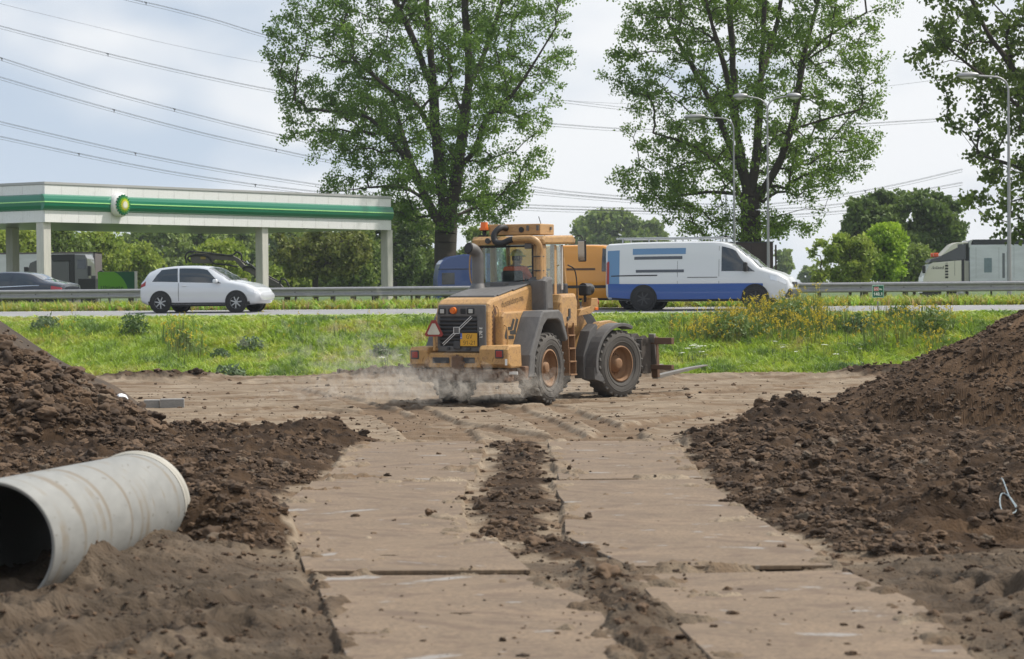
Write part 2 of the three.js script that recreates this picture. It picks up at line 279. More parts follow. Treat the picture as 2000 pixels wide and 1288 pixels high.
// ground beyond and around
const turfMat = new THREE.MeshStandardMaterial({ vertexColors: true, roughness: 0.95, map: mottleTex, side: THREE.DoubleSide });
const turfC = (s, t) => { const n = fbm(s * 0.3, 5, t * 0.5, 4); return [0.070 + 0.04 * n, 0.120 + 0.045 * n, 0.022]; };
top('verge', strip(-90, 70, [[-1.5, 1.57], [-0.6, 1.57], [0.6, 1.55], [1.6, 1.49]], 300, turfC, 0.08), turfMat, 'grass strip under the guardrail between the two carriageways', 'verge', null, 'structure');
top('field', strip(-700, 700, [[9.5, 1.36], [14, 1.15], [30, 1.08], [120, 1.0], [420, 0.95], [1150, 0.9]], 120, turfC), turfMat, 'flat grassland running to the horizon behind the road', 'field', null, 'structure');
{
  const g = new THREE.PlaneGeometry(2000, 1500, 1, 1).rotateX(-Math.PI / 2).translate(0, -0.9, -480);
  top('ground', g, std([0.13, 0.10, 0.07], 0.95), 'bare earth under and around the building site', 'ground', null, 'structure');
}
// grass bank
const bankFoot = (x) => -(59.4 - 0.1 * x), bankTop = (x) => -(69.5 - 0.25 * x) - 0.02;
function bankPoint(x, v) {
  const z = mix(bankFoot(x), bankTop(x), v), k = sst(0, 1.05, v) / sst(0, 1.05, 1), y = mix(-0.02, 1.455, mix(v, k, 0.6)) + 0.16 * Math.sin(v * Math.PI) * fbm(x * 0.35, 2, v * 3, 3) * 1.2;
  return V(x, y, z);
}
{
  const NX = 300, NV = 40, pos = [], col = [], uv = [], idx = [];
  for (let j = 0; j <= NV; j++) for (let i = 0; i <= NX; i++) {
    const x = mix(-32, 26, i / NX), p = bankPoint(x, j / NV), n = fbm(x * 0.5, 4, j * 0.2, 4);
    pos.push(p.x, p.y, p.z); col.push(0.060 + 0.03 * n, 0.100 + 0.05 * n, 0.020); uv.push(x / 2, j / 8);
    if (i && j) { const o = j * (NX + 1) + i; idx.push(o - NX - 2, o - 1, o - NX - 1, o - NX - 1, o - 1, o); }
  }
  const g = new THREE.BufferGeometry(); g.setAttribute('position', new THREE.Float32BufferAttribute(pos, 3)); g.setAttribute('color', new THREE.Float32BufferAttribute(col, 3)); g.setAttribute('uv', new THREE.Float32BufferAttribute(uv, 2)); g.setIndex(idx); g.computeVertexNormals();
  top('grass_bank', g, turfMat, 'green grass bank sloping up from the site to the road', 'bank', null, 'structure');
}
// ---------- soil heaps ----------
function heap(name, label, cx, cz, R, Hh, squash, seed, grey, fine = 0) {
  const NA = 420, NRr = 150, pos = [], col = [], uv = [], idx = [];
  for (let j = 0; j <= NRr; j++) for (let i = 0; i <= NA; i++) {
    const a = i / NA * 2 * Math.PI, rr = j / NRr, wob = 1 + 0.12 * noise3.noise(Math.cos(a) * 1.5 + seed, Math.sin(a) * 1.5, 2.2), x = cx + Math.cos(a) * rr * R * wob, z = cz + Math.sin(a) * rr * R * squash * wob;
    const prof = Hh * Math.pow(1 - sst(0, 1.0, rr * 0.86), 1) * (1 - rr * 0.25) ;
    const big = 0.20 * fbm(x * 0.8 + seed, 1, z * 0.8, 3), l = grey ? 0.045 : 1 - fine * 1.1;
    const lump = l * (0.16 * BILLOW(x, z, 1.5, seed) + 0.13 * Math.max(0, BILLOW(x, z, 3.0, seed + 4)) + 0.075 * BILLOW(x, z, 6, seed + 2) + 0.035 * BILLOW(x, z, 13, seed + 1));
    const y = baseY(z) + prof + (big + lump * 0.8) * (1 - rr * rr * 0.6) - 0.35 * sst(0.82, 1, rr);
    pos.push(x, y, z);
    const n = fbm(x * 0.9, y * 1.2 + seed, z * 0.9, 4), n2 = noise3.noise(x * 5, y * 5, z * 5);
    const k = sst(-0.25, 0.45, n + 0.25 * n2), c = [0, 1, 2].map((q) => mix(SOILC[q] * (1.2 + fine), SOIL2[q] * (1.25 + fine), k));
    col.push(...(grey ? c.map((v, q) => mix(v, CLAYC[q], 0.35)) : c)); uv.push(x / 1.7, (z + y) / 1.7);
    if (i && j) { const o = j * (NA + 1) + i; idx.push(o - NA - 2, o - NA - 1, o - 1, o - NA - 1, o, o - 1); }
  }
  const g = new THREE.BufferGeometry(); g.setAttribute('position', new THREE.Float32BufferAttribute(pos, 3)); g.setAttribute('color', new THREE.Float32BufferAttribute(col, 3)); g.setAttribute('uv', new THREE.Float32BufferAttribute(uv, 2)); g.setIndex(idx); g.computeVertexNormals();
  return top(name, g, soilMat, label, 'soil heap');
}
const heapA = heap('soil_heap', 'dark brown heap of loose lumpy clods beside the grey pipe', -9.0, -31.6, 4.9, 2.0, 0.85, 3.3, false);
const heapB = heap('soil_heap', 'smoother greyish brown soil heap showing behind the lumpy clod heap', -13.2, -42.0, 7.6, 3.9, 0.7, 8.1, true);
const heapC = heap('soil_heap', 'large brown heap of crumbly soil with the wire scrap near its foot', 11.3, -33.5, 8.0, 3.1, 0.66, 12.7, false, 0.5);
heapA.userData.far = -33.2; heapB.userData.far = -42.5; heapC.userData.far = -35.5;
// ---------- steel road plates ----------
const plateTex = (seed) => dataTex(768, (u, v) => {
  const n = tileFbm(u, v, 5, 3, seed), f = tileFbm(u, v, 110, 3, seed + 2), st = tileFbm(u, v, 12, 5, seed + 6), sp = tileFbm(u, v, 150, 2, seed + 9);
  let c = [0.462, 0.392, 0.314].map((q) => q * (1 + 0.16 * n + 0.36 * f));
  const dirt = sst(0.10, 0.26, st + 0.30 * f), steel = sst(0.26, 0.34, tileFbm(u, v, 9, 4, seed + 13) + 0.12 * f), spk = sst(0.24, 0.32, sp);
  c = c.map((q, i) => mix(q, [0.345, 0.275, 0.222][i], dirt * 0.45)); c = c.map((q, i) => mix(q, [0.56, 0.55, 0.54][i], steel * 0.8)); c = c.map((q, i) => mix(q, [0.24, 0.19, 0.15][i], spk * 0.8));
  const band = Math.max(sst(0.05, 0.07, u) - sst(0.17, 0.19, u), sst(0.52, 0.54, u) - sst(0.64, 0.66, u)), tread = band * sst(0.1, 0.5, Math.sin(v * 2 * Math.PI * 30 + Math.abs(((u * 8) % 1) - 0.5) * 5)) * sst(-0.05, 0.2, tileFbm(u, v, 7, 3, seed + 27));
  c = c.map((q, i) => mix(q, [0.36, 0.30, 0.245][i], tread * 0.55));
  return c.map(byte);
}, true);
const plateMats = [0, 1].map((i) => { const t = plateTex(i * 31 + 4); return std([0.92, 0.92, 0.92], 0.82, 0, { map: t, bumpMap: grainTex, bumpScale: 0.003 }); });
PLATES.forEach((poly, i) => {
  const s = new THREE.Shape(poly.map(([x, z]) => new THREE.Vector2(x, -z)));
  for (const [hx, hy] of [[821, 876], [806, 887], [793, 920], [880, 1020], [901, 1211], [1504, 1180], [1280, 1211], [1440, 1000], [1180, 900], [760, 1100]]) { const h = groundAt(hx, hy); if (outlineDist(poly, h.x, h.z) > 0.12) { const e = new THREE.Path(); e.absellipse(h.x, -h.z, 0.075, 0.028, 0, 2 * Math.PI, true); s.holes.push(e); } }
  const g = new THREE.ExtrudeGeometry(s, { curveSegments: 12, depth: 0.022, bevelEnabled: true, bevelSize: 0.004, bevelThickness: 0.004, bevelOffset: -0.004, bevelSegments: 1 });
  const u = g.attributes.uv, p = g.attributes.position; for (let k = 0; k < p.count; k++) u.setXY(k, p.getX(k) / 3.4 + i * 0.37, p.getY(k) / 3.4 + i * 0.21);
  g.rotateX(-Math.PI / 2);
  const b = baseY(poly[0][1]) + 0.012 + [0, 0.010, 0.016, 0, 0.004, 0.014, 0][i];
  const m = top('road_plate', g, plateMats[i % 2], ['dusty road plate with a bright bare end, first after the tyre tracks', 'long dusty plate with a bare grey corner beside the dug soil', 'narrow dusty plate at the bend of the soil strip', 'dusty plate beside the tread-marked sand past the long dark joint', 'dusty plate touching the wide field of clods, near the tyre tracks', 'long dusty plate with an ochre corner, clods lying along its edge', 'dusty plate with pale scuffs and a bare steel patch'][i], 'road plate', 'plates laid as a track');
  m.position.y = b; 
});
// ---------- wheel loader ----------
// local axes: x forward, y up, z to the machine's right; origin on the ground under the centre joint
const paint = std([0.53, 0.310, 0.118], 0.5, 0, { map: mudTex, clearcoat: 0.25, clearcoatRoughness: 0.4, bumpMap: grainTex, bumpScale: 0.0015 });
const dustPaint = std([0.52, 0.305, 0.115], 0.7, 0, { map: mudTex });
const greyPlastic = std([0.140, 0.138, 0.138], 0.66, 0, { map: mottleTex });
const darkGrey = std([0.055, 0.055, 0.058], 0.65, 0, { map: wearTex });
const blackMat = std([0.018, 0.018, 0.019], 0.6);
const rubber = std([0.105, 0.098, 0.090], 0.92, 0, { map: mottleTex, bumpMap: grainTex, bumpScale: 0.004 });
const rustMat = std([0.165, 0.098, 0.062], 0.88, 0, { map: mottleTex });
const rimMat = std([0.270, 0.150, 0.075], 0.75, 0, { map: mottleTex });
const steelMat = std([0.34, 0.32, 0.29], 0.42, 0.8, { map: wearTex });
const glassMat = new THREE.MeshPhysicalMaterial({ color: L(0.86, 0.94, 0.92), transmission: 1, thickness: 0, roughness: 0.02, ior: 1.5, side: THREE.DoubleSide });
const amber = std([0.85, 0.20, 0.015], 0.3, 0, { transmission: 0.25, thickness: 0 });
const redLens = std([0.30, 0.03, 0.025], 0.3);
const whiteMat = std([0.72, 0.72, 0.70], 0.5);
const mirrorMat = std([0.85, 0.87, 0.88], 0.04, 1);
function flatText(text, w, h, fill, back, font, draw) {
  return canvasTex(512, Math.max(16, Math.round(512 * h / w)), (g, W, H) => { if (back) { g.fillStyle = back; g.fillRect(0, 0, W, H); } g.fillStyle = fill; g.textAlign = 'center'; g.textBaseline = 'middle'; if (draw) draw(g, W, H); else { g.font = font; g.fillText(text, W / 2, H / 2, W * 0.96); } });
}
const decal = (t, rough = 0.6) => new THREE.MeshStandardMaterial({ map: t, transparent: true, roughness: rough, alphaTest: 0.4, side: THREE.DoubleSide });
const solidPrint = (t, rough = 0.5) => new THREE.MeshStandardMaterial({ map: t, roughness: rough, side: THREE.DoubleSide });
function sdfMesh(fn, lo, hi, res) {
  const mc = new MarchingCubes(res, blackMat, false, false, 200000), c = lo.clone().add(hi).multiplyScalar(0.5), h = hi.clone().sub(lo).multiplyScalar(0.5), s = Math.max(h.x, h.y, h.z), half = res / 2, p = V(0, 0, 0);
  for (let k = 0; k < res; k++) for (let j = 0; j < res; j++) for (let i = 0; i < res; i++) { p.set((i - half) / half * s + c.x, (j - half) / half * s + c.y, (k - half) / half * s + c.z); mc.field[i + j * res + k * res * res] = -fn(p); }
  mc.isolation = 0; mc.update();
  const n = mc.count, g = new THREE.BufferGeometry();
  const pos = new Float32Array(mc.positionArray.slice(0, n * 3)); for (let i = 0; i < n; i++) { pos[i * 3] = pos[i * 3] * s + c.x; pos[i * 3 + 1] = pos[i * 3 + 1] * s + c.y; pos[i * 3 + 2] = pos[i * 3 + 2] * s + c.z; }
  g.setAttribute('position', new THREE.BufferAttribute(pos, 3));
  const m = mergeVertices(g, 1e-4); m.computeVertexNormals(); return m;
}
const smin = (a, b, k) => { const h = Math.max(k - Math.abs(a - b), 0) / k; return Math.min(a, b) - h * h * k * 0.25; };
function capsule(p, a, b, ra, rb) { const ab = b.clone().sub(a), ap = p.clone().sub(a), t = Math.max(0, Math.min(1, ap.dot(ab) / ab.lengthSq())); return ap.addScaledVector(ab, -t).length() - mix(ra, rb, t); }
const loader = thing('wheel_loader', 'dusty orange wheel loader with forks driving away over the sand', 'wheel loader');
loader.position.set(0.37, 0.0, -48.75); loader.rotation.y = (90 - 26) * Math.PI / 180;
const FRONT = -17 * Math.PI / 180;
const lp = (name, geo, mat, label) => part(name, geo, mat, loader, label);
const fp = (name, geo, mat, label) => { const m = part(name, geo, mat, loader, label); m.rotation.y = FRONT; return m; };
{ // wheels
  const R = 0.685, w = 0.225;
  const prof = [[0.36, -w * 0.72], [0.40, -w * 0.86], [0.50, -w * 1.0], [0.60, -w * 0.98], [0.655, -w * 0.82], [0.678, -w * 0.6], [R, -w * 0.3], [R, w * 0.3], [0.678, w * 0.6], [0.655, w * 0.82], [0.60, w * 0.98], [0.50, w * 1.0], [0.40, w * 0.86], [0.36, w * 0.72]];
  const tyre = [new THREE.LatheGeometry(prof.map(([r, z]) => new THREE.Vector2(r, z)), 64).rotateX(Math.PI / 2)];
  for (let i = 0; i < 26; i++) for (const s of [-1, 1]) { const a = (i + (s > 0 ? 0.5 : 0)) / 26 * 2 * Math.PI; tyre.push(rbox(0.075, 0.060, 0.150, 0.016, 0, R - 0.026, s * 0.135, 0, 0.35 * s, 0).rotateZ(a)); }
  for (const s of [-1, 1]) tyre.push(new THREE.TorusGeometry(0.565, 0.010, 6, 64).translate(0, 0, s * w * 0.985), new THREE.TorusGeometry(0.45, 0.009, 6, 64).translate(0, 0, s * w * 0.945));
  const tg = join(tyre);
  const rim = join([new THREE.LatheGeometry([[0.345, 0.20], [0.372, 0.195], [0.372, 0.17], [0.335, 0.16], [0.325, 0.06], [0.30, 0.02], [0.22, -0.005], [0.0, -0.005]].map(([r, z]) => new THREE.Vector2(r, z)), 48).rotateX(Math.PI / 2), new THREE.LatheGeometry([[0.372, -0.17], [0.33, -0.16], [0.32, 0.0]].map(([r, z]) => new THREE.Vector2(r, z)), 32).rotateX(Math.PI / 2)]);
  const hub = [new THREE.LatheGeometry([[0.175, 0.0], [0.175, 0.055], [0.12, 0.075], [0.115, 0.13], [0.075, 0.15], [0, 0.15]].map(([r, z]) => new THREE.Vector2(r, z)), 32).rotateX(Math.PI / 2)];
  for (let i = 0; i < 16; i++) { const a = i / 16 * 2 * Math.PI; hub.push(cyl(0.017, 0.017, 0.03, Math.cos(a) * 0.21, Math.sin(a) * 0.21, 0.012, Math.PI / 2, 0, 0, 6)); }
  const hg = join(hub);
  for (const [x, front] of [[-1.5, 0], [1.5, 1]]) for (const s of [1, -1]) {
    const wh = new THREE.Group(); wh.name = 'wheel'; loader.add(wh);
    const p = V(x, R - 0.012, s * 0.94); if (front) p.applyAxisAngle(V(0, 1, 0), FRONT); wh.position.copy(p); wh.rotation.y = (front ? FRONT : 0) + (s < 0 ? Math.PI : 0); wh.rotation.order = 'YXZ'; wh.rotation.z = x * 0.7 + s;
    part('tyre', tg, rubber, wh); part('rim', rim, rimMat, wh); part('hub', hg, rimMat, wh);
  }
}
// rear frame and counterweight
lp('frame', [span(-2.9, -0.1, 0.55, 1.15, -0.42, 0.42, 0.03), span(-0.1, 0.35, 0.5, 1.2, -0.16, 0.16), cyl(0.15, 0.15, 1.5, -1.5, 0.68, 0, Math.PI / 2, 0, 0), span(-1.8, -1.2, 0.48, 0.88, -0.3, 0.3, 0.08)], darkGrey);
lp('counterweight', [
  prism([[-3.20, 0.80], [-3.21, 1.08], [-3.14, 1.15], [-2.62, 1.16], [-2.58, 0.72], [-3.05, 0.72]], 0.44, 1.06, 0.035),
  prism([[-3.20, 0.80], [-3.21, 1.06], [-3.14, 1.12], [-2.62, 1.13], [-2.58, 0.72], [-3.05, 0.72]], -1.06, -0.66, 0.035),
  prism([[-3.16, 0.74], [-3.17, 0.98], [-3.12, 1.01], [-2.6, 1.01], [-2.6, 0.70], [-3.08, 0.70]], -0.67, 0.45, 0.02)], dustPaint);
for (const z of [-0.38, 0.17]) lp('bumper_slot', span(-3.178, -3.12, 0.815, 0.925, z - 0.19, z + 0.17, 0.01), darkGrey);
for (const [z, y] of [[0.88, 1.0], [-0.93, 0.98]]) { const t = lp('tail_light', span(-3.222, -3.15, y - 0.09, y + 0.08, z - 0.09, z + 0.09, 0.02), darkGrey); part('lens', span(-3.228, -3.2, y - 0.065, y + 0.055, z - 0.065, z + 0.065, 0.012), redLens, t); }
lp('tow_hitch', [span(-3.26, -3.0, 0.66, 0.95, -0.12, 0.10, 0.02), cyl(0.03, 0.03, 0.36, -3.22, 0.80, -0.01, 0, 0, 0, 12), rbox(0.12, 0.06, 0.1, 0.015, -3.27, 0.82, 0.11)], rustMat);
lp('skid_plate', [prism([[-3.12, 0.50], [-3.14, 0.70], [-2.5, 0.72], [-2.4, 0.46], [-2.95, 0.44]], -0.92, 0.96, 0.03), span(-3.16, -3.1, 0.55, 0.66, -0.8, -0.35, 0.01), span(-3.16, -3.1, 0.52, 0.62, 0.2, 0.8, 0.01)], rustMat);
lp('number_plate', span(-3.0, -2.98, 0.60, 0.655, 0.98, 1.16, 0.005), whiteMat);
lp('safety_marking', span(-3.212, -3.205, 0.78, 0.90, 1.0, 1.045, 0.002), whiteMat);
// hood
const hoodSide = [[-3.0, 1.02], [-3.03, 1.80], [-2.97, 1.95], [-2.85, 2.03], [-0.95, 2.33], [-0.95, 1.1], [-2.4, 1.02]];
lp('hood', prism(hoodSide, -0.565, 0.565, 0.06), paint);
lp('hood_cover', [prism([[-2.62, 2.06], [-2.6, 2.10], [-1.0, 2.365], [-0.96, 2.355], [-0.96, 2.30]], -0.49, 0.49, 0.012), prism([[-2.5, 2.115], [-1.9, 2.215], [-1.9, 2.19], [-2.5, 2.09]], 0.38, 0.52, 0.01), prism([[-1.86, 2.215], [-1.02, 2.365], [-1.02, 2.33], [-1.86, 2.19]], 0.38, 0.54, 0.01), span(-1.5, -1.25, 2.25, 2.36, -0.15, 0.15, 0.02)], greyPlastic);
// grille: grey shroud, dark hollow, single slats
const grille = lp('grille', [span(-3.058, -3.0, 1.70, 1.93, -0.50, 0.52, 0.05), span(-3.06, -3.0, 1.03, 1.9, 0.33, 0.52, 0.03), span(-3.058, -3.0, 1.03, 1.8, -0.52, -0.46, 0.02), span(-3.058, -3.0, 1.03, 1.14, -0.5, 0.5, 0.02)], greyPlastic);
part('radiator', span(-3.04, -3.02, 1.05, 1.75, -0.48, 0.36), blackMat, grille);
for (let i = 0; i < 7; i++) part('slat', rbox(0.05, 0.034, 0.80, 0.008, -3.055, 1.205 + i * 0.073, -0.065, 0, 0, 0.5), darkGrey, grille);
for (const z of [-0.41, 0.205]) { const h = lp('rear_lamp', span(-3.072, -3.03, 1.745, 1.865, z - 0.085, z + 0.085, 0.02), blackMat); part('lens', span(-3.08, -3.06, 1.765, 1.845, z - 0.04, z + 0.05, 0.015), std([0.45, 0.45, 0.42], 0.15), h); }
for (const z of [-0.22, 0.04]) lp('air_slot', span(-3.07, -3.03, 1.75, 1.86, z - 0.06, z + 0.06, 0.02), blackMat);
lp('reflector_lamp', [cyl(0.062, 0.068, 0.06, -3.095, 1.82, -0.15, 0, 0, Math.PI / 2), cyl(0.03, 0.04, 0.02, -3.13, 1.82, -0.15, 0, 0, Math.PI / 2)], amber, 'round amber lamp between the rear lamps');
{ // emblem: square on a double diagonal bar
  const m = [], a = [-3.092, 1.70, 0.24], b = [-3.092, 1.17, -0.38], dy = b[1] - a[1], dz = b[2] - a[2], len = Math.hypot(dy, dz), ang = Math.atan2(dy, dz);
  for (const o of [-0.019, 0.019]) m.push(box(0.008, 0.011, len, -3.09, (a[1] + b[1]) / 2 + o * 0.75, (a[2] + b[2]) / 2 - o * 0.6, -ang, 0, 0));
  for (const [y0, y1, z0, z1] of [[1.375, 1.385, -0.145, -0.015], [1.495, 1.505, -0.145, -0.015], [1.375, 1.505, -0.145, -0.135], [1.375, 1.505, -0.025, -0.015]]) m.push(span(-3.108, -3.09, y0, y1, z0, z1));
  lp('emblem', m, whiteMat); lp('emblem_block', span(-3.10, -3.07, 1.382, 1.498, -0.14, -0.02), greyPlastic);
}
{ // warning triangle
  const tri = (r, x0, x1) => put(new THREE.CylinderGeometry(r, r, x1 - x0, 3, 1), 0, 0, 0).rotateX(0);
  const shape = (s) => [[-0.17 * s, -0.115 * s], [-0.20 * s, -0.075 * s], [-0.045 * s, 0.20 * s], [0.045 * s, 0.20 * s], [0.20 * s, -0.075 * s], [0.17 * s, -0.115 * s]];
  const t = lp('warning_triangle', prism(shape(1), -0.012, 0, 0).rotateY(-Math.PI / 2).translate(-3.20, 1.44, -0.52), std([0.33, 0.05, 0.04], 0.6, 0, { map: mottleTex }));
  part('triangle_face', prism(shape(0.68).map(([x, y]) => [x, y]), 0.0, 0.004, 0).rotateY(-Math.PI / 2).translate(-3.204, 1.44, -0.52), std([0.60, 0.57, 0.47], 0.6, 0, { map: wearTex }), t);
  part('bracket', [span(-3.18, -3.16, 1.05, 1.45, -0.55, -0.50), span(-3.19, -3.0, 1.06, 1.10, -0.55, -0.50)], dustPaint, t);
}
lp('licence_plate', plane(0.37, 0.255, -3.112, 1.265, 0.185, 0, -Math.PI / 2, 0), solidPrint(flatText('', 0.37, 0.255, '#2b2413', '#cf9c2a', '', (g, W, H) => {
  g.fillStyle = '#3d5aa8'; g.fillRect(0, 0, W * 0.12, H * 0.45); g.fillStyle = '#c9cde0'; g.font = 'bold 38px sans-serif'; g.fillText('NL', W * 0.06, H * 0.34, W * 0.1);
  g.fillStyle = '#33290f'; g.font = '150px sans-serif'; g.fillText('GV', W * 0.52, H * 0.28); g.fillText('91-21', W * 0.54, H * 0.74); g.strokeStyle = '#5a4310'; g.lineWidth = 6; g.strokeRect(4, 4, W - 8, H - 8);
})));
lp('plate_holder', span(-3.108, -3.05, 1.135, 1.395, -0.005, 0.375, 0.005), blackMat);
lp('type_lettering', plane(0.36, 0.11, -3.0655, 1.40, 0.425, 0, -Math.PI / 2, Math.PI / 2), decal(flatText('L70 E', 0.36, 0.11, '#e6e4dc', null, 'bold 120px sans-serif')));
for (const g of [span(-3.10, -3.05, 1.08, 1.24, -0.16, 0.0, 0.02), span(-3.1, -3.05, 1.07, 1.12, -0.30, -0.24, 0.01), span(-3.1, -3.05, 1.06, 1.11, 0.12, 0.2, 0.01)]) lp('latch', g, darkGrey);
for (const s of [1, -1]) {
  for (let i = 0; i < 10; i++) { const y = 1.12 + i * 0.078, w = i > 7 ? 0.24 : 0.33; lp('vent_slot', box(w, 0.034, 0.02, -2.76 + (0.33 - w) * 0.3, y, s * 0.562, 0, 0, -0.95), rustMat); }
  lp('side_panel', prism([[-2.74, 1.02], [-2.74, 1.70], [-2.66, 1.78], [-1.15, 1.80], [-1.1, 1.02]], s > 0 ? 0.54 : -0.73, s > 0 ? 0.73 : -0.54, 0.03), paint);
  // grey mudguard arching over the wheel
  const z0 = s > 0 ? 0.715 : -1.17, z1 = s > 0 ? 1.17 : -0.715;
  lp('mudguard', prism([[-2.52, 0.52], [-2.44, 0.95], [-1.96, 1.68], [-1.84, 1.79], [-1.10, 1.805], [-0.95, 1.72], [-0.70, 1.22], [-0.80, 1.18], [-1.05, 1.56], [-1.18, 1.62], [-1.66, 1.62], [-1.84, 1.50], [-2.20, 0.95], [-2.26, 0.52]], z0, z1, 0.03), greyPlastic);
  lp('mudguard_skirt', prism([[-2.66, 0.50], [-2.64, 0.74], [-2.30, 0.76], [-2.28, 0.52], [-2.4, 0.47]], s > 0 ? 0.66 : -1.15, s > 0 ? 1.15 : -0.66, 0.03), rustMat);
}
lp('door_lettering', plane(1.05, 0.21, -1.98, 1.985, 0.5685, 0, 0, 0.14), decal(flatText('dusseldorp.nu', 1.05, 0.21, '#4a3b26', null, '74px sans-serif')));
{ // company mark: a slanted d drawn with two bands
  const tex = canvasTex(512, 512, (g) => {
    g.lineJoin = 'round'; g.lineCap = 'butt'; g.strokeStyle = '#3a3a38'; g.lineWidth = 74;
    g.beginPath(); g.moveTo(330, 40); g.lineTo(250, 240); g.lineTo(150, 240); g.quadraticCurveTo(105, 245, 90, 290); g.lineTo(55, 390); g.quadraticCurveTo(45, 425, 90, 430); g.lineTo(330, 430); g.stroke();
    g.beginPath(); g.moveTo(455, 40); g.lineTo(350, 310); g.lineTo(195, 330); g.stroke();
    g.beginPath(); g.moveTo(240, 335); g.lineTo(400, 335); g.stroke();
  });
  lp('company_mark', plane(0.66, 0.46, -2.36, 1.45, 0.7335), decal(tex));
}
lp('grab_rail', [tube([V(-2.68, 1.10, 0.72), V(-2.70, 1.14, 0.79), V(-2.70, 1.5, 0.79), V(-2.68, 1.54, 0.72)], 0.014), tube([V(-2.72, 1.56, 0.70), V(-2.74, 1.6, 0.66), V(-2.72, 1.86, 0.62), V(-2.68, 1.90, 0.56)], 0.012)], dustPaint);
{ // exhaust
  const p = [V(-1.62, 2.30, -0.36), V(-1.62, 2.62, -0.36), V(-1.62, 2.80, -0.36), V(-1.65, 2.92, -0.37), V(-1.75, 3.00, -0.39), V(-1.88, 3.03, -0.43)];
  lp('exhaust_pipe', [tube(p, 0.118, 30, 24), cyl(0.13, 0.21, 0.17, -1.62, 2.25, -0.36), cyl(0.22, 0.24, 0.05, -1.62, 2.16, -0.36)], std([0.17, 0.165, 0.16], 0.55, 0.35, { map: wearTex }));
  const e = V(-1.884, 3.031, -0.431), d = V(-0.13, 0.02, -0.04).normalize();
  lp('exhaust_mouth', new THREE.CylinderGeometry(0.105, 0.105, 0.02, 24).applyQuaternion(new THREE.Quaternion().setFromUnitVectors(V(0, 1, 0), d)).translate(e.x + d.x * 0.0, e.y + d.y * 0.0, e.z), blackMat);
}
{ // cab
  const zr = 0.74, zf = 0.62, x0 = -0.92, x1 = 0.34, yb = 2.30, yt = 3.10;
  lp('cab_base', [prism([[-0.92, 1.25], [-0.92, 2.32], [0.34, 2.32], [0.42, 1.25]], -0.72, 0.70, 0.03)], darkGrey);
  lp('cab_side_panel', prism([[-0.62, 1.42], [-0.66, 1.95], [-0.58, 2.10], [0.10, 2.12], [0.2, 1.96], [0.18, 1.42]], 0.62, 0.98, 0.06), paint);
  lp('cab_side_panel', prism([[-0.62, 1.42], [-0.66, 1.95], [-0.58, 2.10], [0.10, 2.12], [0.2, 1.96], [0.18, 1.42]], -0.98, -0.62, 0.06), paint);
  lp('panel_latch', [span(-0.28, -0.20, 1.62, 1.82, 0.975, 1.0, 0.008), span(-0.36, -0.28, 1.58, 1.66, 0.975, 1.0, 0.008)], darkGrey);
  lp('air_duct', [prism([[-1.08, 1.78], [-1.12, 2.38], [-0.98, 2.46], [-0.78, 2.46], [-0.72, 1.78]], 0.46, 0.88, 0.06)], greyPlastic);
  lp('cab_post', [span(x0 - 0.02, x0 + 0.16, yb, yt, zr - 0.2, zr, 0.03), span(x0 - 0.03, x0 - 0.0, yb, yt, 0.53, zr - 0.02, 0.01)], paint);
  lp('cab_post', span(x0 - 0.02, x0 + 0.14, yb, yt, -zr, -zr + 0.14, 0.03), paint);
  for (const s of [1, -1]) {
    lp('cab_post', span(-0.36, -0.24, yb - 0.2, yt, s > 0 ? 0.62 : -0.72, s > 0 ? 0.72 : -0.62, 0.02), paint);
    lp('cab_post', bar(V(x1, yb, s * zf), V(x1 - 0.12, yt, s * zf * 0.97), 0.045), paint);
    lp('side_window', join([box(0.56, 0.78, 0.006, -0.60, 2.70, s * 0.715), box(0.56, 1.2, 0.006, 0.02, 2.52, s * 0.655, 0, s * 0.16, 0)]), glassMat);
  }
  const rw = lp('rear_window', box(0.006, 0.74, 1.16, x0 - 0.012, 2.70, -0.06), glassMat);
  part('window_frame', [span(x0 - 0.03, x0 + 0.01, 2.31, 2.345, -0.66, 0.54), span(x0 - 0.03, x0 + 0.01, 3.045, 3.09, -0.66, 0.54), span(x0 - 0.03, x0 + 0.01, 2.34, 3.05, 0.50, 0.54), span(x0 - 0.03, x0 + 0.01, 2.34, 3.05, -0.66, -0.62)], blackMat, rw);
  part('wiper', [bar(V(x0 - 0.03, 2.36, -0.1), V(x0 - 0.03, 2.40, 0.45), 0.012), bar(V(x0 - 0.03, 2.34, -0.55), V(x0 - 0.03, 2.36, -0.1), 0.016)], blackMat, rw);
  lp('windscreen', box(0.006, 0.9, 1.2, x1 - 0.05, 2.68, 0, 0, 0, 0.13), glassMat);
  lp('roof', [prism([[-1.02, 3.10], [-1.03, 3.20], [-0.96, 3.27], [0.40, 3.30], [0.52, 3.22], [0.50, 3.12]], -0.80, 0.80, 0.04)], paint);
  lp('roof_light', [rbox(0.08, 0.11, 0.16, 0.02, -1.0, 3.07, 0.46)], greyPlastic); lp('roof_light', [cyl(0.055, 0.055, 0.05, -1.045, 3.185, -0.42, 0, 0, Math.PI / 2)], darkGrey);
  const ac = lp('cooling_box', rbox(0.66, 0.22, 1.14, 0.02, -0.45, 3.405, 0.04), paint);
  for (const g of [box(0.03, 0.10, 0.05, -0.79, 3.43, 0.34), box(0.03, 0.10, 0.05, -0.79, 3.43, 0.56), box(0.06, 0.06, 0.03, -0.3, 3.43, 0.62)]) part('latch', g, greyPlastic, ac);
  part('port', [cyl(0.055, 0.055, 0.03, -0.785, 3.40, 0.20, 0, 0, Math.PI / 2)], blackMat, ac);
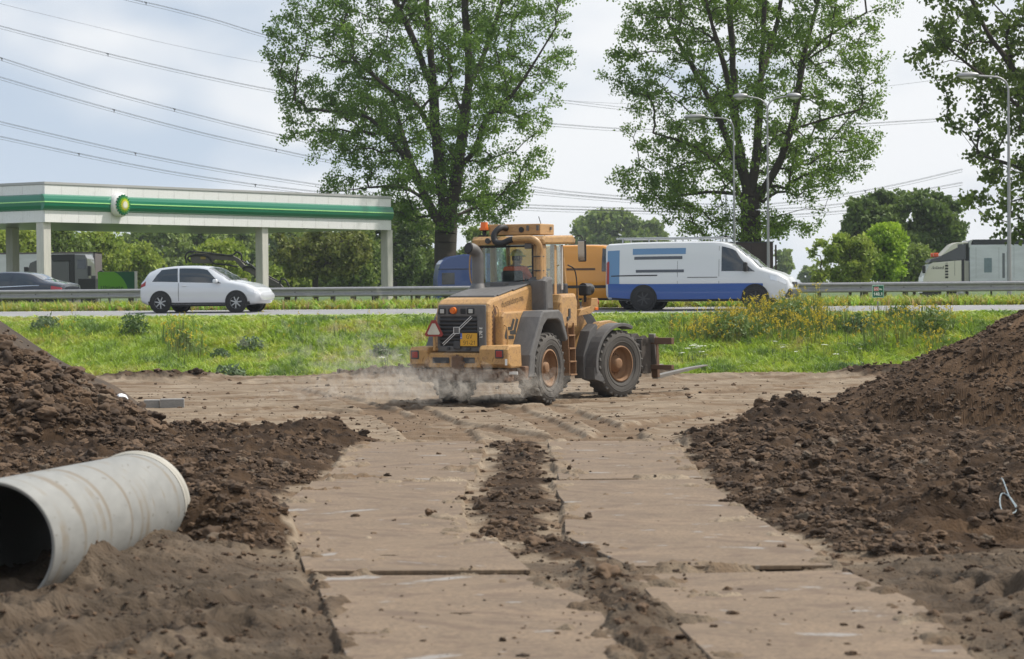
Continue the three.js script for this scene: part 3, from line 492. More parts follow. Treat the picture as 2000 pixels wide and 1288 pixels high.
  lp('air_hose', tube([V(-0.74, 3.43, -0.14), V(-0.98, 3.44, -0.17), V(-1.10, 3.30, -0.25), V(-1.12, 3.17, -0.22), V(-1.12, 3.13, -0.08), V(-1.11, 3.19, 0.10), V(-1.10, 3.21, 0.20)], 0.062, 60, 12), blackMat);
  lp('duct_pipe', tube([V(-1.10, 3.21, 0.18), V(-1.10, 3.215, 0.40), V(-1.08, 3.20, 0.60), V(-1.04, 3.10, 0.70), V(-1.02, 2.9, 0.70), V(-1.02, 2.4, 0.70)], 0.066, 60, 14), paint);
  for (const y of [2.86, 2.58]) lp('duct_clamp', box(0.20, 0.02, 0.18, -1.0, y, 0.66), darkGrey);
  const bc = lp('beacon', cyl(0.07, 0.085, 0.15, -0.80, 3.49, -0.62), amber, 'orange flashing beacon'); part('stem', [cyl(0.04, 0.04, 0.12, -0.80, 3.34, -0.62), cyl(0.09, 0.09, 0.03, -0.80, 3.41, -0.62), box(0.12, 0.03, 0.16, -0.85, 3.29, -0.62)], blackMat, bc); part('base_ring', cyl(0.095, 0.095, 0.05, -0.80, 3.43, -0.62), std([0.75, 0.16, 0.02], 0.5), bc);
  lp('antenna', bar(V(0.10, 3.27, 0.30), V(-0.02, 3.68, 0.22), 0.008), blackMat);
  const mi = lp('mirror', rbox(0.06, 0.44, 0.17, 0.04, 0.42, 2.98, 0.98, 0, 0.25, 0.05), blackMat); part('mirror_glass', rbox(0.006, 0.39, 0.135, 0.003, 0.386, 2.98, 0.972, 0, 0.25, 0.05), mirrorMat, mi); part('mirror_arm', tube([V(0.44, 3.20, 0.74), V(0.46, 3.29, 0.86), V(0.44, 3.26, 0.97), V(0.42, 3.12, 0.98)], 0.012), blackMat, mi);
  lp('work_lamp', rbox(0.10, 0.12, 0.10, 0.03, 0.50, 3.17, 0.74), blackMat);
  lp('handrail', tube([V(-0.86, 2.28, -0.80), V(-0.88, 2.36, -0.88), V(-0.88, 2.95, -0.88), V(-0.86, 3.02, -0.78)], 0.016), paint);
  lp('handrail', tube([V(0.30, 1.7, 0.80), V(0.34, 1.8, 0.86), V(0.34, 2.6, 0.84), V(0.32, 2.7, 0.70)], 0.014), blackMat);
  lp('door_edge', span(-0.02, 0.0, 2.2, 3.08, 0.70, 0.74), whiteMat);
  lp('operator_seat', [rbox(0.14, 0.42, 0.46, 0.06, -0.56, 2.38, -0.12, 0, 0, 0.1), rbox(0.5, 0.14, 0.5, 0.05, -0.32, 2.12, -0.12), box(0.3, 0.3, 0.3, -0.3, 1.95, -0.12)], blackMat);
  lp('dashboard', [rbox(0.25, 0.3, 0.5, 0.05, 0.24, 2.42, 0), new THREE.TorusGeometry(0.19, 0.016, 8, 28).rotateY(Math.PI / 2).rotateZ(-0.6).translate(0.08, 2.52, -0.05), bar(V(0.08, 2.52, -0.05), V(0.22, 2.35, -0.05), 0.03), bar(V(-0.15, 2.2, 0.30), V(-0.13, 2.45, 0.30), 0.012)], blackMat);
}
lp('ladder', [0.50, 0.76, 1.02, 1.28].flatMap((y, i) => [rbox(0.30, 0.03, 0.18, 0.008, -0.34 + i * 0.04, y, 1.04 - i * 0.03), box(0.02, 0.26, 0.16, -0.49 + i * 0.04, y + 0.12, 1.02 - i * 0.03), box(0.02, 0.26, 0.16, -0.19 + i * 0.04, y + 0.12, 1.02 - i * 0.03)]), rimMat);
for (const s of [1, -1]) lp('tank', rbox(0.62, 0.62, 0.36, 0.04, -0.5, 1.05, s * 0.72), darkGrey);
// front frame
fp('front_frame', [span(0.05, 2.0, 0.55, 1.05, -0.40, 0.40, 0.03), cyl(0.15, 0.15, 1.5, 1.5, 0.68, 0, Math.PI / 2, 0, 0), span(0.3, 1.1, 0.9, 1.75, -0.36, 0.36)], darkGrey);
for (const s of [1, -1]) {
  const z0 = s > 0 ? 0.40 : -0.50, z1 = z0 + 0.10;
  fp('lift_tower', prism([[0.34, 0.75], [0.30, 1.95], [0.38, 2.06], [0.92, 2.06], [1.02, 1.7], [1.5, 1.1], [1.6, 0.75]], z0, z1, 0.01), paint);
  for (const [r, x, y] of [[0.075, 0.72, 1.86], [0.06, 0.62, 1.06], [0.035, 0.42, 1.38]]) fp('tower_pin', cyl(r, r, 0.04, x, y, s * 0.52, Math.PI / 2, 0, 0, 16), rustMat);
  fp('lift_arm', prism([[0.70, 1.52], [0.62, 1.78], [0.85, 1.86], [1.35, 1.72], [1.95, 1.34], [2.5, 0.84], [2.92, 0.66], [2.94, 0.44], [2.7, 0.40], [2.25, 0.56], [1.75, 1.02], [1.2, 1.42]], s > 0 ? 0.24 : -0.36, s > 0 ? 0.36 : -0.24, 0.015), darkGrey);
  // mudguard behind the front wheel
  const arc = (r, a0, a1, n) => Array.from({ length: n + 1 }, (_, i) => { const a = mix(a0, a1, i / n); return [1.5 + r * Math.cos(a), 0.68 + r * Math.sin(a)]; });
  const ring = (ri, ro, a0, a1) => [...arc(ro, a0, a1, 14), ...arc(ri, a1, a0, 14)];
  fp('front_mudguard', [prism(ring(0.755, 0.83, 1.15, 3.35), s > 0 ? 0.86 : -1.18, s > 0 ? 1.18 : -0.86, 0.012), prism([[0.66, 0.38], [0.65, 0.62], [0.74, 0.62], [0.98, 0.36], [0.9, 0.32]], s > 0 ? 0.8 : -1.15, s > 0 ? 1.15 : -0.8, 0.01)], greyPlastic);
  fp('mudguard_side', prism([[0.78, 0.9], [0.95, 1.38], [1.15, 1.53], [1.5, 1.56], [1.75, 1.5], [1.72, 1.42], [1.45, 1.45], [1.15, 1.35], [0.92, 1.05]], s > 0 ? 0.70 : -0.87, s > 0 ? 0.87 : -0.70, 0.012), paint);
  fp('mudguard_side', prism([[0.62, 0.40], [0.60, 0.85], [0.80, 1.35], [1.0, 1.5], [1.06, 1.44], [0.82, 1.0], [0.80, 0.40]], s > 0 ? 0.64 : -0.90, s > 0 ? 0.90 : -0.64, 0.012), s > 0 ? greyPlastic : darkGrey);
  const hl = fp('headlamp', [cyl(0.13, 0.12, 0.22, 1.06, 2.20, s * 0.60, 0, 0, Math.PI / 2, 20), rbox(0.16, 0.22, 0.24, 0.04, 0.98, 2.18, s * 0.62), bar(V(1.0, 2.1, s * 0.6), V(1.02, 1.94, s * 0.6), 0.03)], blackMat); part('reflector', cyl(0.11, 0.11, 0.02, 1.175, 2.20, s * 0.60, 0, 0, Math.PI / 2, 20), std([0.6, 0.6, 0.6], 0.1, 0.8), hl);
  fp('lamp_arm', [prism([[0.62, 1.66], [0.7, 1.78], [1.0, 1.86], [1.02, 2.02], [1.22, 2.02], [1.24, 1.82], [1.0, 1.70]], s > 0 ? 0.50 : -0.76, s > 0 ? 0.76 : -0.50, 0.012)], paint);
  fp('turn_lamp', [cyl(0.075, 0.075, 0.06, 1.26, 1.93, s * 0.66, 0, 0, Math.PI / 2, 18)], redLens); fp('side_reflector', rbox(0.10, 0.06, 0.02, 0.01, 1.17, 1.80, s * 0.77), amber);
}
fp('bellcrank', [prism([[1.35, 1.75], [1.5, 1.95], [2.1, 1.35], [2.5, 0.95], [2.4, 0.85], [1.9, 1.2]], -0.12, 0.12, 0.015), bar(V(0.9, 1.6, 0), V(1.5, 1.85, 0), 0.07)], darkGrey);
for (const l of [[V(0.4, 2.0, 0.2), V(0.5, 2.2, 0.25), V(0.8, 2.12, 0.2), V(0.9, 1.9, 0.1)], [V(0.36, 1.95, 0.3), V(0.42, 2.25, 0.36), V(0.62, 2.2, 0.3), V(0.7, 2.0, 0.2)]]) fp('tilt_hose', tube(l, 0.017), blackMat);
{ // fork carriage
  const c = rustMat, dk = std([0.085, 0.072, 0.062], 0.85, 0, { map: mottleTex });
  fp('quick_hitch', [prism([[2.75, 0.36], [2.72, 0.72], [2.82, 1.18], [2.95, 1.26], [3.08, 1.14], [3.02, 0.7], [3.06, 0.36]], 0.22, 0.36, 0.01), prism([[2.75, 0.36], [2.72, 0.72], [2.82, 1.18], [2.95, 1.26], [3.08, 1.14], [3.02, 0.7], [3.06, 0.36]], -0.36, -0.22, 0.01), span(2.8, 2.98, 0.98, 1.16, -0.6, 0.6, 0.02), span(2.82, 2.98, 0.45, 0.6, -0.6, 0.6, 0.02), prism([[2.80, 0.42], [2.78, 1.10], [2.92, 1.22], [3.1, 1.1], [3.1, 0.42]], 0.50, 0.60, 0.01), prism([[2.80, 0.42], [2.78, 1.10], [2.92, 1.22], [3.1, 1.1], [3.1, 0.42]], -0.60, -0.50, 0.01)], dk);
  fp('fork_carriage', [span(3.10, 3.20, 1.03, 1.17, -1.15, 1.15, 0.012), span(3.10, 3.19, 0.50, 0.60, -1.15, 1.15, 0.012), span(3.08, 3.18, 0.5, 1.2, 0.30, 0.38, 0.01), span(3.08, 3.18, 0.5, 1.2, -0.38, -0.30, 0.01)], c);
  for (const s of [1, -1]) fp('fork', [put(prism([[0, 0], [0, 0.95], [0.07, 0.95], [0.07, 0.075], [1.2, 0.055], [1.72, 0.022], [1.72, 0.0]], -0.075, 0.075, 0.006), 3.20, 0.30, s * 0.62, 0, 0, 0.13)], s > 0 ? steelMat : steelMat);
  for (const s of [1, -1]) fp('fork_shank', rbox(0.085, 0.86, 0.17, 0.01, 3.20, 0.76, s * 0.62, 0, 0, 0.06), c);
}
// ---------- driver ----------
{
  const who = thing('person', 'person in a yellow helmet and orange vest seated inside the loader cab', 'person');
  who.position.copy(loader.position); who.rotation.copy(loader.rotation);
  const z = -0.12, P = (x, y, zz) => V(x, y, z + zz);
  const hip = P(-0.40, 2.26, 0), chest = P(-0.40, 2.58, 0), neck = P(-0.38, 2.70, 0);
  const bones = [[hip, P(-0.41, 2.42, 0), 0.155, 0.15], [P(-0.41, 2.42, 0), chest, 0.15, 0.145], [P(-0.40, 2.60, -0.15), P(-0.40, 2.60, 0.15), 0.085, 0.085], [chest, neck, 0.10, 0.058], [neck, P(-0.36, 2.76, 0), 0.055, 0.055]];
  for (const s of [1, -1]) {
    const sh = P(-0.40, 2.60, s * 0.19), el = P(-0.24, 2.38, s * 0.27), wr = P(0.0, 2.46, s * 0.20), kn = P(0.08, 2.28, s * 0.14), an = P(0.14, 1.86, s * 0.14);
    bones.push([sh, el, 0.062, 0.048], [el, wr, 0.046, 0.032], [P(-0.40, 2.26, s * 0.09), kn, 0.088, 0.062], [kn, an, 0.06, 0.042], [an, P(0.30, 1.82, s * 0.15), 0.045, 0.035], [wr, P(0.05, 2.49, s * 0.19), 0.036, 0.034]);
  }
  const body = sdfMesh((p) => { let d = 1e9; for (const [a, b, ra, rb] of bones) d = smin(d, capsule(p, a, b, ra, rb), 0.05); return d; }, V(-0.62, 1.72, -0.62), V(0.40, 2.84, 0.40), 84);
  const fingers = [];
  for (const s of [1, -1]) for (let f = 0; f < 5; f++) { const o = f < 4 ? -0.027 + f * 0.018 : -0.035, b = P(0.075, 2.505 - Math.abs(o) * 0.15, s * 0.19 + o), m = f < 4 ? P(0.11, 2.515 + (f % 2) * 0.004, s * 0.188 + o) : P(0.085, 2.53, s * 0.19 + o - 0.01), e = f < 4 ? P(0.115 - f * 0.003, 2.485, s * 0.188 + o) : P(0.11, 2.535, s * 0.19 + o); fingers.push(bar(b, m, 0.0095, 0.009, 6), bar(m, e, 0.009, 0.0075, 6)); }
  const hc = P(-0.345, 2.85, 0), face = V(0.80, -0.05, 0.60).normalize(), side = V(-0.60, 0, 0.80);
  const hp = (f, u, s) => hc.clone().addScaledVector(face, f).add(V(0, u, 0)).addScaledVector(side, s);
  const head = sdfMesh((p) => {
    const q = p.clone().sub(hc), f = q.dot(face), s = q.dot(side);
    let d = Math.hypot(f / 0.098, q.y / 0.122, s / 0.078) - 1; d *= 0.08;
    d = smin(d, capsule(p, hp(0.045, -0.07, 0), hp(0.07, -0.085, 0), 0.05, 0.036), 0.03);
    d = smin(d, capsule(p, hp(0.092, 0.012, 0), hp(0.118, -0.028, 0), 0.010, 0.016), 0.015);
    for (const k of [1, -1]) { d = smin(d, capsule(p, hp(-0.005, 0.015, k * 0.08), hp(-0.008, -0.03, k * 0.08), 0.016, 0.011), 0.008); d = Math.max(d, -(p.distanceTo(hp(0.104, 0.012, k * 0.032)) - 0.016)); }
    d = Math.max(d, -(capsule(p, hp(0.118, -0.06, -0.022), hp(0.118, -0.06, 0.022), 0.006, 0.006)));
    d = smin(d, capsule(p, neck, hp(-0.02, -0.08, 0), 0.055, 0.056), 0.03);
    return d;
  }, V(hc.x - 0.17, hc.y - 0.19, hc.z - 0.17), V(hc.x + 0.17, hc.y + 0.15, hc.z + 0.17), 64);
  const skin = std([0.36, 0.20, 0.14], 0.6), cloth = std([0.035, 0.04, 0.055], 0.9);
  const bodyAll = join([body, head, ...fingers]);
  const col = new Float32Array(bodyAll.attributes.position.count * 3), pp = bodyAll.attributes.position;
  for (let i = 0; i < pp.count; i++) { const skinny = pp.getY(i) > 2.685 || (pp.getX(i) > -0.01 && pp.getY(i) > 2.42); col.set(skinny ? [0.36, 0.20, 0.14] : [0.035, 0.04, 0.055], i * 3); }
  bodyAll.setAttribute('color', new THREE.BufferAttribute(col, 3));
  part('body', bodyAll, new THREE.MeshStandardMaterial({ vertexColors: true, roughness: 0.75, side: THREE.DoubleSide }), who);
  for (const k of [1, -1]) part('eye', new THREE.SphereGeometry(0.011, 10, 8).translate(...hp(0.098, 0.012, k * 0.032).toArray()), std([0.5, 0.48, 0.45], 0.2), who);
  part('hair', sdfMesh((p) => { const q = p.clone().sub(hc), f = q.dot(face), s = q.dot(side); let d = (Math.hypot(f / 0.104, q.y / 0.127, s / 0.084) - 1) * 0.08; return Math.max(d, f - 0.03, -q.y - 0.06); }, V(hc.x - 0.15, hc.y - 0.15, hc.z - 0.15), V(hc.x + 0.15, hc.y + 0.15, hc.z + 0.15), 44), std([0.04, 0.028, 0.02], 0.8), who);
  const vest = sdfMesh((p) => { let d = 1e9; for (const [a, b, ra, rb] of bones.slice(0, 3)) d = smin(d, capsule(p, a, b, ra + 0.014, rb + 0.014), 0.06); for (const s of [1, -1]) d = smin(d, capsule(p, P(-0.40, 2.60, s * 0.19), P(-0.29, 2.45, s * 0.25), 0.078, 0.068), 0.05); d = Math.max(d, p.y - 2.675); return d; }, V(-0.66, 2.06, -0.52), V(-0.10, 2.72, 0.28), 56);
  part('vest', vest, std([0.80, 0.13, 0.055], 0.8), who);
  for (const g of [put(new THREE.TorusGeometry(0.102, 0.013, 6, 20), -0.40, 2.58, z + 0.10, 0, 0, 0), put(new THREE.TorusGeometry(0.170, 0.012, 6, 28).rotateX(Math.PI / 2), -0.41, 2.42, z)]) part('reflective_band', g, std([0.55, 0.56, 0.5], 0.35, 0.3), who);
  const hel = [new THREE.SphereGeometry(0.138, 28, 14, 0, 2 * Math.PI, 0, Math.PI * 0.5).scale(1.0, 0.92, 0.92).translate(hc.x, hc.y + 0.045, hc.z), cyl(0.150, 0.154, 0.014, hc.x, hc.y + 0.045, hc.z), put(cyl(0.11, 0.11, 0.012, 0, 0, 0), hc.x + face.x * 0.085, hc.y + 0.040, hc.z + face.z * 0.085, 0, 0, -0.12)];
  part('helmet', hel, std([0.62, 0.52, 0.07], 0.35), who);
}
// ---------- pipe ----------
{
  const A = at(-20, 1070, 14.7), B = at(265, 990, 18.6), ax = B.clone().sub(A), len = ax.length(); ax.normalize();
  const pipe = thing('sewer_pipe', 'thick pale grey pipe lying half bedded in sand, dark hollow end open', 'pipe');
  pipe.position.copy(A); pipe.quaternion.setFromUnitVectors(V(0, 1, 0), ax);
  const R = 0.408, r = 0.385;
  const streak = dataTex(512, (u, v) => { const s = 0.5 + 0.9 * tileFbm(u * 0.999, v, 3, 3, 4), b = tileFbm(u, v, 26, 3, 9), ringN = fbm(v * 60, 3.3, u * 1.2, 3), st = sst(0.10, 0.34, ringN + 0.25 * b); let c = [0.70, 0.70, 0.685].map((q) => q * (0.94 + 0.10 * s + 0.12 * b)); c = c.map((q, i) => mix(q, [0.60, 0.54, 0.46][i], st * 0.75)); const sp = sst(0.30, 0.42, tileFbm(u, v, 70, 2, 21)); return c.map((q, i) => byte(mix(q, [0.42, 0.37, 0.31][i], sp * 0.6))); }, true);
  const shell = std([0.50, 0.505, 0.50], 0.65, 0, { map: streak, bumpMap: grainTex, bumpScale: 0.0015 });
  part('shell', new THREE.LatheGeometry([[r, 0], [r + 0.008, -0.006], [R - 0.006, -0.006], [R, 0.0], [R, len * 0.5], [R, len - 0.14], [R, len - 0.02]].map(([a, y]) => new THREE.Vector2(a, y)), 96), shell, pipe);
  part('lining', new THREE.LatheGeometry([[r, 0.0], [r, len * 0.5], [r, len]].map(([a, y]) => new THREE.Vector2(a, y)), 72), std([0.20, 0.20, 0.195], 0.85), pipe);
  part('collar', new THREE.LatheGeometry([[R, len - 0.12], [R + 0.008, len - 0.12], [R + 0.009, len - 0.085], [R - 0.002, len - 0.08], [R - 0.002, len - 0.06], [R + 0.022, len - 0.055], [R + 0.024, len - 0.005], [R + 0.012, len], [r, len]].map(([a, y]) => new THREE.Vector2(a, y)), 96), std([0.44, 0.43, 0.385], 0.6, 0, { map: mottleTex }), pipe, 'raised yellowish collar');
}
// ---------- clods ----------
function clodGeo(seed, d = 1) {
  const g = mergeVertices(new THREE.IcosahedronGeometry(1, d).deleteAttribute('uv').deleteAttribute('normal')), p = g.attributes.position;
  for (let i = 0; i < p.count; i++) { const v = V(p.getX(i), p.getY(i), p.getZ(i)), k = 0.92 + 0.75 * noise3.noise(v.x * 1.2 + seed, v.y * 1.2, v.z * 1.2) + 0.50 * Math.abs(noise3.noise(v.x * 2.7, v.y * 2.7 + seed, v.z * 2.7)) + 0.22 * noise3.noise(v.x * 6.5, v.y * 6.5, v.z * 6.5 + seed); p.setXYZ(i, v.x * k, v.y * k * 0.72, v.z * k); }
  g.computeVertexNormals(); return g;
}
const clodMat = std([1, 1, 1], 0.97, 0, { bumpMap: grainTex, bumpScale: 0.01 });
{
  const rnd = rngOf(77), geos = [0, 1, 2, 3, 4].map((i) => clodGeo(i * 7.7 + 1, 5)), lists = geos.map(() => []);
  const add = (x, y, z, s, tone) => lists[Math.floor(rnd() * 5)].push([x, y, z, s, tone]);
  for (let i = 0; i < 150000; i++) {
    const D = 11 * Math.pow(62 / 11, rnd()), x = (rnd() * 2 - 1) * (0.235 * D + 1.2), st = site(x, -D);
    if (rnd() > (st.rough > 0.66 ? 0.95 : st.rough > 0.45 ? 0.4 : st.plate > 0.5 ? 0.02 : D < 22 ? 0.16 : 0.05) * (st.rough > 0.45 ? 0.12 + 0.88 * sst(-0.22, 0.12, fbm(x * 1.1, 4.4, -D * 0.8, 3)) : 1)) continue;
    const big = Math.pow(rnd(), 9), s = (0.006 + 0.012 * rnd() + 0.045 * big) * (0.72 + D / 60) * (st.rough > 0.4 ? 1 : 0.55);
    add(x, st.y + s * 0.1 + (st.plate > 0.5 ? 0.03 : 0), -D, s, [x, -D]);
  }
  for (const [h, n, c] of [[heapA, 24000, 0], [heapB, 2500, 0.3], [heapC, 34000, 0]]) {
    const p = h.geometry.attributes.position;
    for (let i = 0; i < n; i++) { const k = Math.floor(Math.pow(rnd(), 0.55) * p.count); const x = p.getX(k) + (rnd() - 0.5) * 0.1, y = p.getY(k), z = p.getZ(k); if (y < baseY(z) + 0.03 || z < h.userData.far) continue; add(x, y - 0.004, z, h === heapC ? 0.008 + 0.016 * rnd() + 0.035 * Math.pow(rnd(), 14) : 0.012 + 0.02 * rnd() + 0.09 * Math.pow(rnd(), 10), [x, z]); }
  }
  lists.forEach((l, k) => {
    const m = new THREE.InstancedMesh(geos[k], clodMat, l.length), M = new THREE.Matrix4(), q = new THREE.Quaternion(), e = new THREE.Euler();
    l.forEach(([x, y, z, s], i) => {
      e.set(rnd() * 0.8 - 0.4, rnd() * 6.3, rnd() * 0.8 - 0.4); q.setFromEuler(e); m.setMatrixAt(i, M.compose(V(x, y, z), q, V(s * (0.8 + rnd() * 0.6), s * (0.7 + rnd() * 0.5), s * (0.8 + rnd() * 0.6))));
      const t = rnd(), dry = rnd() < 0.05 ? 0.55 : 0; m.setColorAt(i, L(...[0, 1, 2].map((c) => mix(mix(SOILC[c] * 1.1, SOIL2[c] * 1.45, t), SANDC[c] * 0.7, dry))));
    });
    shade(m); m.name = numbered('soil_clods'); scene.add(m); tag(m, 'loose brown clods scattered over the dug soil and heaps', 'soil', 'loose clods', 'stuff');
  });
}
// ---------- kerb blocks, litter, wire ----------
const kerbMat = std([0.30, 0.30, 0.295], 0.9, 0, { map: mottleTex, bumpMap: grainTex, bumpScale: 0.003 });
[[0, 0, 'grey concrete kerb block half buried by the lumpy clod heap', 0.30, 0.16], [0.40, 0.03, 'longer grey concrete kerb block lying clear on the sand', 0.46, 0.18]].forEach(([dx, dz, label, len, h]) => {
  const p = groundAt(296, 796), y = site(p.x + dx, p.z + dz).y;
  const k = top('kerb_block', rbox(len, h, 0.24, 0.012, 0, h / 2, 0), kerbMat, label, 'kerb block', 'kerb blocks on the sand');
  k.position.set(p.x + dx, y - 0.015, p.z + dz); k.rotation.y = 0.10;
});
{
  const p = at(238, 762, 33.5), pts = [], g = new THREE.SphereGeometry(0.075, 22, 14, 0, Math.PI * 1.5, 0.3, 1.6), a = g.attributes.position;
  for (let i = 0; i < a.count; i++) { const x = a.getX(i), y = a.getY(i), z = a.getZ(i), n = 1 + 0.4 * noise3.noise(x * 22, y * 22, z * 22); a.setXYZ(i, x * n * 1.1, y * n * 0.8, z * n); }
  g.computeVertexNormals();
  const m = top('plastic_litter', g, std([0.75, 0.78, 0.82], 0.35), 'crumpled white plastic scrap on the slope of the clod heap', 'litter'); m.position.copy(p);
  const hp = heapA.geometry.attributes.position; let best = 1e9; for (let i = 0; i < hp.count; i++) { const q = V(hp.getX(i), hp.getY(i), hp.getZ(i)), [u, v] = toPixel(q), e = Math.hypot(u - 238, v - 766) - (q.z + 31.6) * 2; if (e < best) { best = e; m.position.copy(q); } } m.position.y += 0.03;
}
{
  const pts = [[1950, 1016], [1958, 1030], [1972, 1043], [1986, 1050], [1975, 1052], [1962, 1052], [1954, 1046], [1960, 1040], [1972, 1042], [1990, 1047], [1998, 1049]].map(([x, y]) => { const p = groundAt(x, y + 6); p.y = site(p.x, p.z).y + 0.035 + (1052 - y) * 0.0004; return p; });
  top('wire_scrap', tube(pts, 0.004, 90, 6), std([0.34, 0.42, 0.45], 0.5), 'thin pale blue wire scrap looped on the dark clods', 'wire');
}
for (const h of [heapA, heapB, heapC]) delete h.userData.far;
// ---------- grass and weeds ----------
function bladeTuft(seed, n, h, spread, w, bend) {
  const r = rngOf(seed), pos = [], idx = [];
  for (let i = 0; i < n; i++) {
    const a = r() * 6.28, d = r() * spread, bx = Math.cos(a) * d, bz = Math.sin(a) * d, la = a + (r() - 0.5), hh = h * (0.55 + 0.6 * r()), b = bend * (0.4 + r()) * hh, ca = Math.cos(la), sa = Math.sin(la), ww = w * (0.6 + 0.8 * r()), o = pos.length / 3;
    pos.push(bx - sa * ww, 0, bz + ca * ww, bx + sa * ww, 0, bz - ca * ww, bx - sa * ww * 0.8 + ca * b * 0.3, hh * 0.55, bz + ca * ww * 0.8 + sa * b * 0.3, bx + sa * ww * 0.8 + ca * b * 0.3, hh * 0.55, bz - ca * ww * 0.8 + sa * b * 0.3, bx + ca * b, hh * (1 - 0.25 * bend), bz + sa * b);
    idx.push(o, o + 1, o + 2, o + 1, o + 3, o + 2, o + 2, o + 3, o + 4);
  }
  const g = new THREE.BufferGeometry(); g.setAttribute('position', new THREE.Float32BufferAttribute(pos, 3)); g.setIndex(idx); g.computeVertexNormals(); return g;
}
const leafy = (c, t = 0.45) => new THREE.MeshPhysicalMaterial({ color: L(...c), roughness: 0.85, transmission: t, thickness: 0, side: THREE.DoubleSide });
function scatter(name, geo, mat, list, label, category) {
  const m = new THREE.InstancedMesh(geo, mat, list.length), M = new THREE.Matrix4(), q = new THREE.Quaternion(), e = new THREE.Euler();
  list.forEach(([p, s, turn, c, tilt = 0], i) => { e.set(tilt, turn, tilt * 0.6); q.setFromEuler(e); m.setMatrixAt(i, M.compose(p, q, V(s[0], s[1], s[0]))); m.setColorAt(i, L(...c)); });
  shade(m); m.name = numbered(name); scene.add(m); return tag(m, label, category, null, 'stuff');
}
{
  const rnd = rngOf(5), lists = [[], [], []], flowers = [], whites = [], stems = [];
  const greens = [[0.340, 0.460, 0.040], [0.260, 0.380, 0.034], [0.430, 0.490, 0.062], [0.46, 0.43, 0.14], [0.150, 0.250, 0.042]];
  const pick = (x, v) => { const n = fbm(x * 0.6, 3, v * 5, 4), m = fbm(x * 2.2, 8, v * 14, 3); return n + 0.6 * m; };
  const tint = (x, v) => { const n = pick(x, v), r = rnd(), c = n > 0.24 ? greens[4] : n > 0.10 ? greens[1] : n < -0.30 ? greens[3] : n < -0.10 ? greens[2] : greens[0], k = 0.75 + 0.5 * r; return c.map((q) => q * k); };
  for (let i = 0; i < 62000; i++) {
    const x = mix(-20, 19, rnd()), v = rnd(), p = bankPoint(x, v), n = pick(x, v), edge = (v < 0.04 ? 0.6 : 1) * (1 - 0.72 * sst(0.72, 0.97, v)) * 0.8;
    lists[i % 3].push([p, [0.8 + rnd() * 0.7, (0.55 + 0.75 * rnd() + 0.9 * Math.max(0, n)) * edge], rnd() * 6.3, tint(x, v), (rnd() - 0.5) * 0.4]);
  }
  for (let i = 0; i < 16000; i++) { // verge under the rail and beyond the far road
    const s = mix(-24, 22, rnd()), t = rnd() < 0.6 ? mix(-1.45, 1.5, rnd()) : mix(9.6, 20, rnd()), y = t < 2 ? 1.55 : 1.38 - (t - 9.5) * 0.03, p = onRoad(s, t, y), c = rnd() < 0.4 ? greens[2] : rnd() < 0.3 ? greens[3] : greens[0];
    lists[i % 3].push([p, [1.1 + rnd(), 0.7 + 0.9 * rnd()], rnd() * 6.3, c.map((q) => q * (0.7 + 0.5 * rnd())), (rnd() - 0.5) * 0.4]);
  }
  const gm = leafy([1, 1, 1], 0.42);
  [[11, 9, 0.26, 0.10, 0.010, 0.5], [12, 8, 0.30, 0.12, 0.012, 0.8], [13, 10, 0.22, 0.13, 0.016, 1.0]].forEach((a, k) => scatter('grass', bladeTuft(...a), gm, lists[k], 'long green roadside grass on the bank and verges', 'grass'));
  // yellow flower heads on thin stems, and white umbels
  const spots = [[1420, 640, 1.6, 0.5, 900], [1500, 615, 1.7, 0.45, 800], [1560, 640, 1.3, 0.5, 380], [1640, 630, 1.6, 0.6, 300], [1810, 620, 1.1, 0.4, 420], [1830, 668, 0.7, 0.4, 90], [345, 645, 0.6, 0.6, 90], [360, 680, 0.8, 0.6, 70], [1720, 650, 1.6, 0.6, 160], [1550, 596, 1.0, 0.9, 260], [1490, 600, 0.9, 0.6, 160], [110, 632, 1.5, 0.3, 40], [620, 640, 3, 0.5, 40]];
  const bankAt = (px, py) => { let b = null, e = 1e9; for (let v = 0; v <= 1; v += 0.02) { const z0 = mix(bankFoot(0), bankTop(0), v); let x = (px - 1000) / FOCAL * -z0; for (let k = 0; k < 3; k++) { const p = bankPoint(x, v); x += (px - toPixel(p)[0]) / FOCAL * -p.z; } const q = Math.abs(toPixel(bankPoint(x, v))[1] - py); if (q < e) { e = q; b = [x, v]; } } return b; };
  const tall = [];
  for (const [px, py, rx, rh, n] of spots) { const [x0, v0] = bankAt(px, py + 22); for (let i = 0; i < n * 0.4; i++) { const x = x0 + (rnd() + rnd() - 1) * rx, v = Math.max(0.02, Math.min(0.99, v0 + (rnd() + rnd() - 1) * 0.16)), p = bankPoint(x, v), h = (0.22 + rnd() * rh) * (1 - 0.35 * sst(0.8, 1, v)); tall.push([p, [0.8, h / 0.5], rnd() * 6.3, [0.14, 0.19, 0.035].map((q) => q * (0.7 + 0.6 * rnd())), (rnd() - 0.5) * 0.3]); flowers.push([p.clone().add(V((rnd() - 0.5) * 0.12, h * (0.85 + 0.15 * rnd()), (rnd() - 0.5) * 0.12)), [0.8 + 0.7 * rnd(), 0.8 + 0.6 * rnd()], rnd() * 6.3, [0.62, 0.47, 0.02], (rnd() - 0.5) * 0.8]); } }
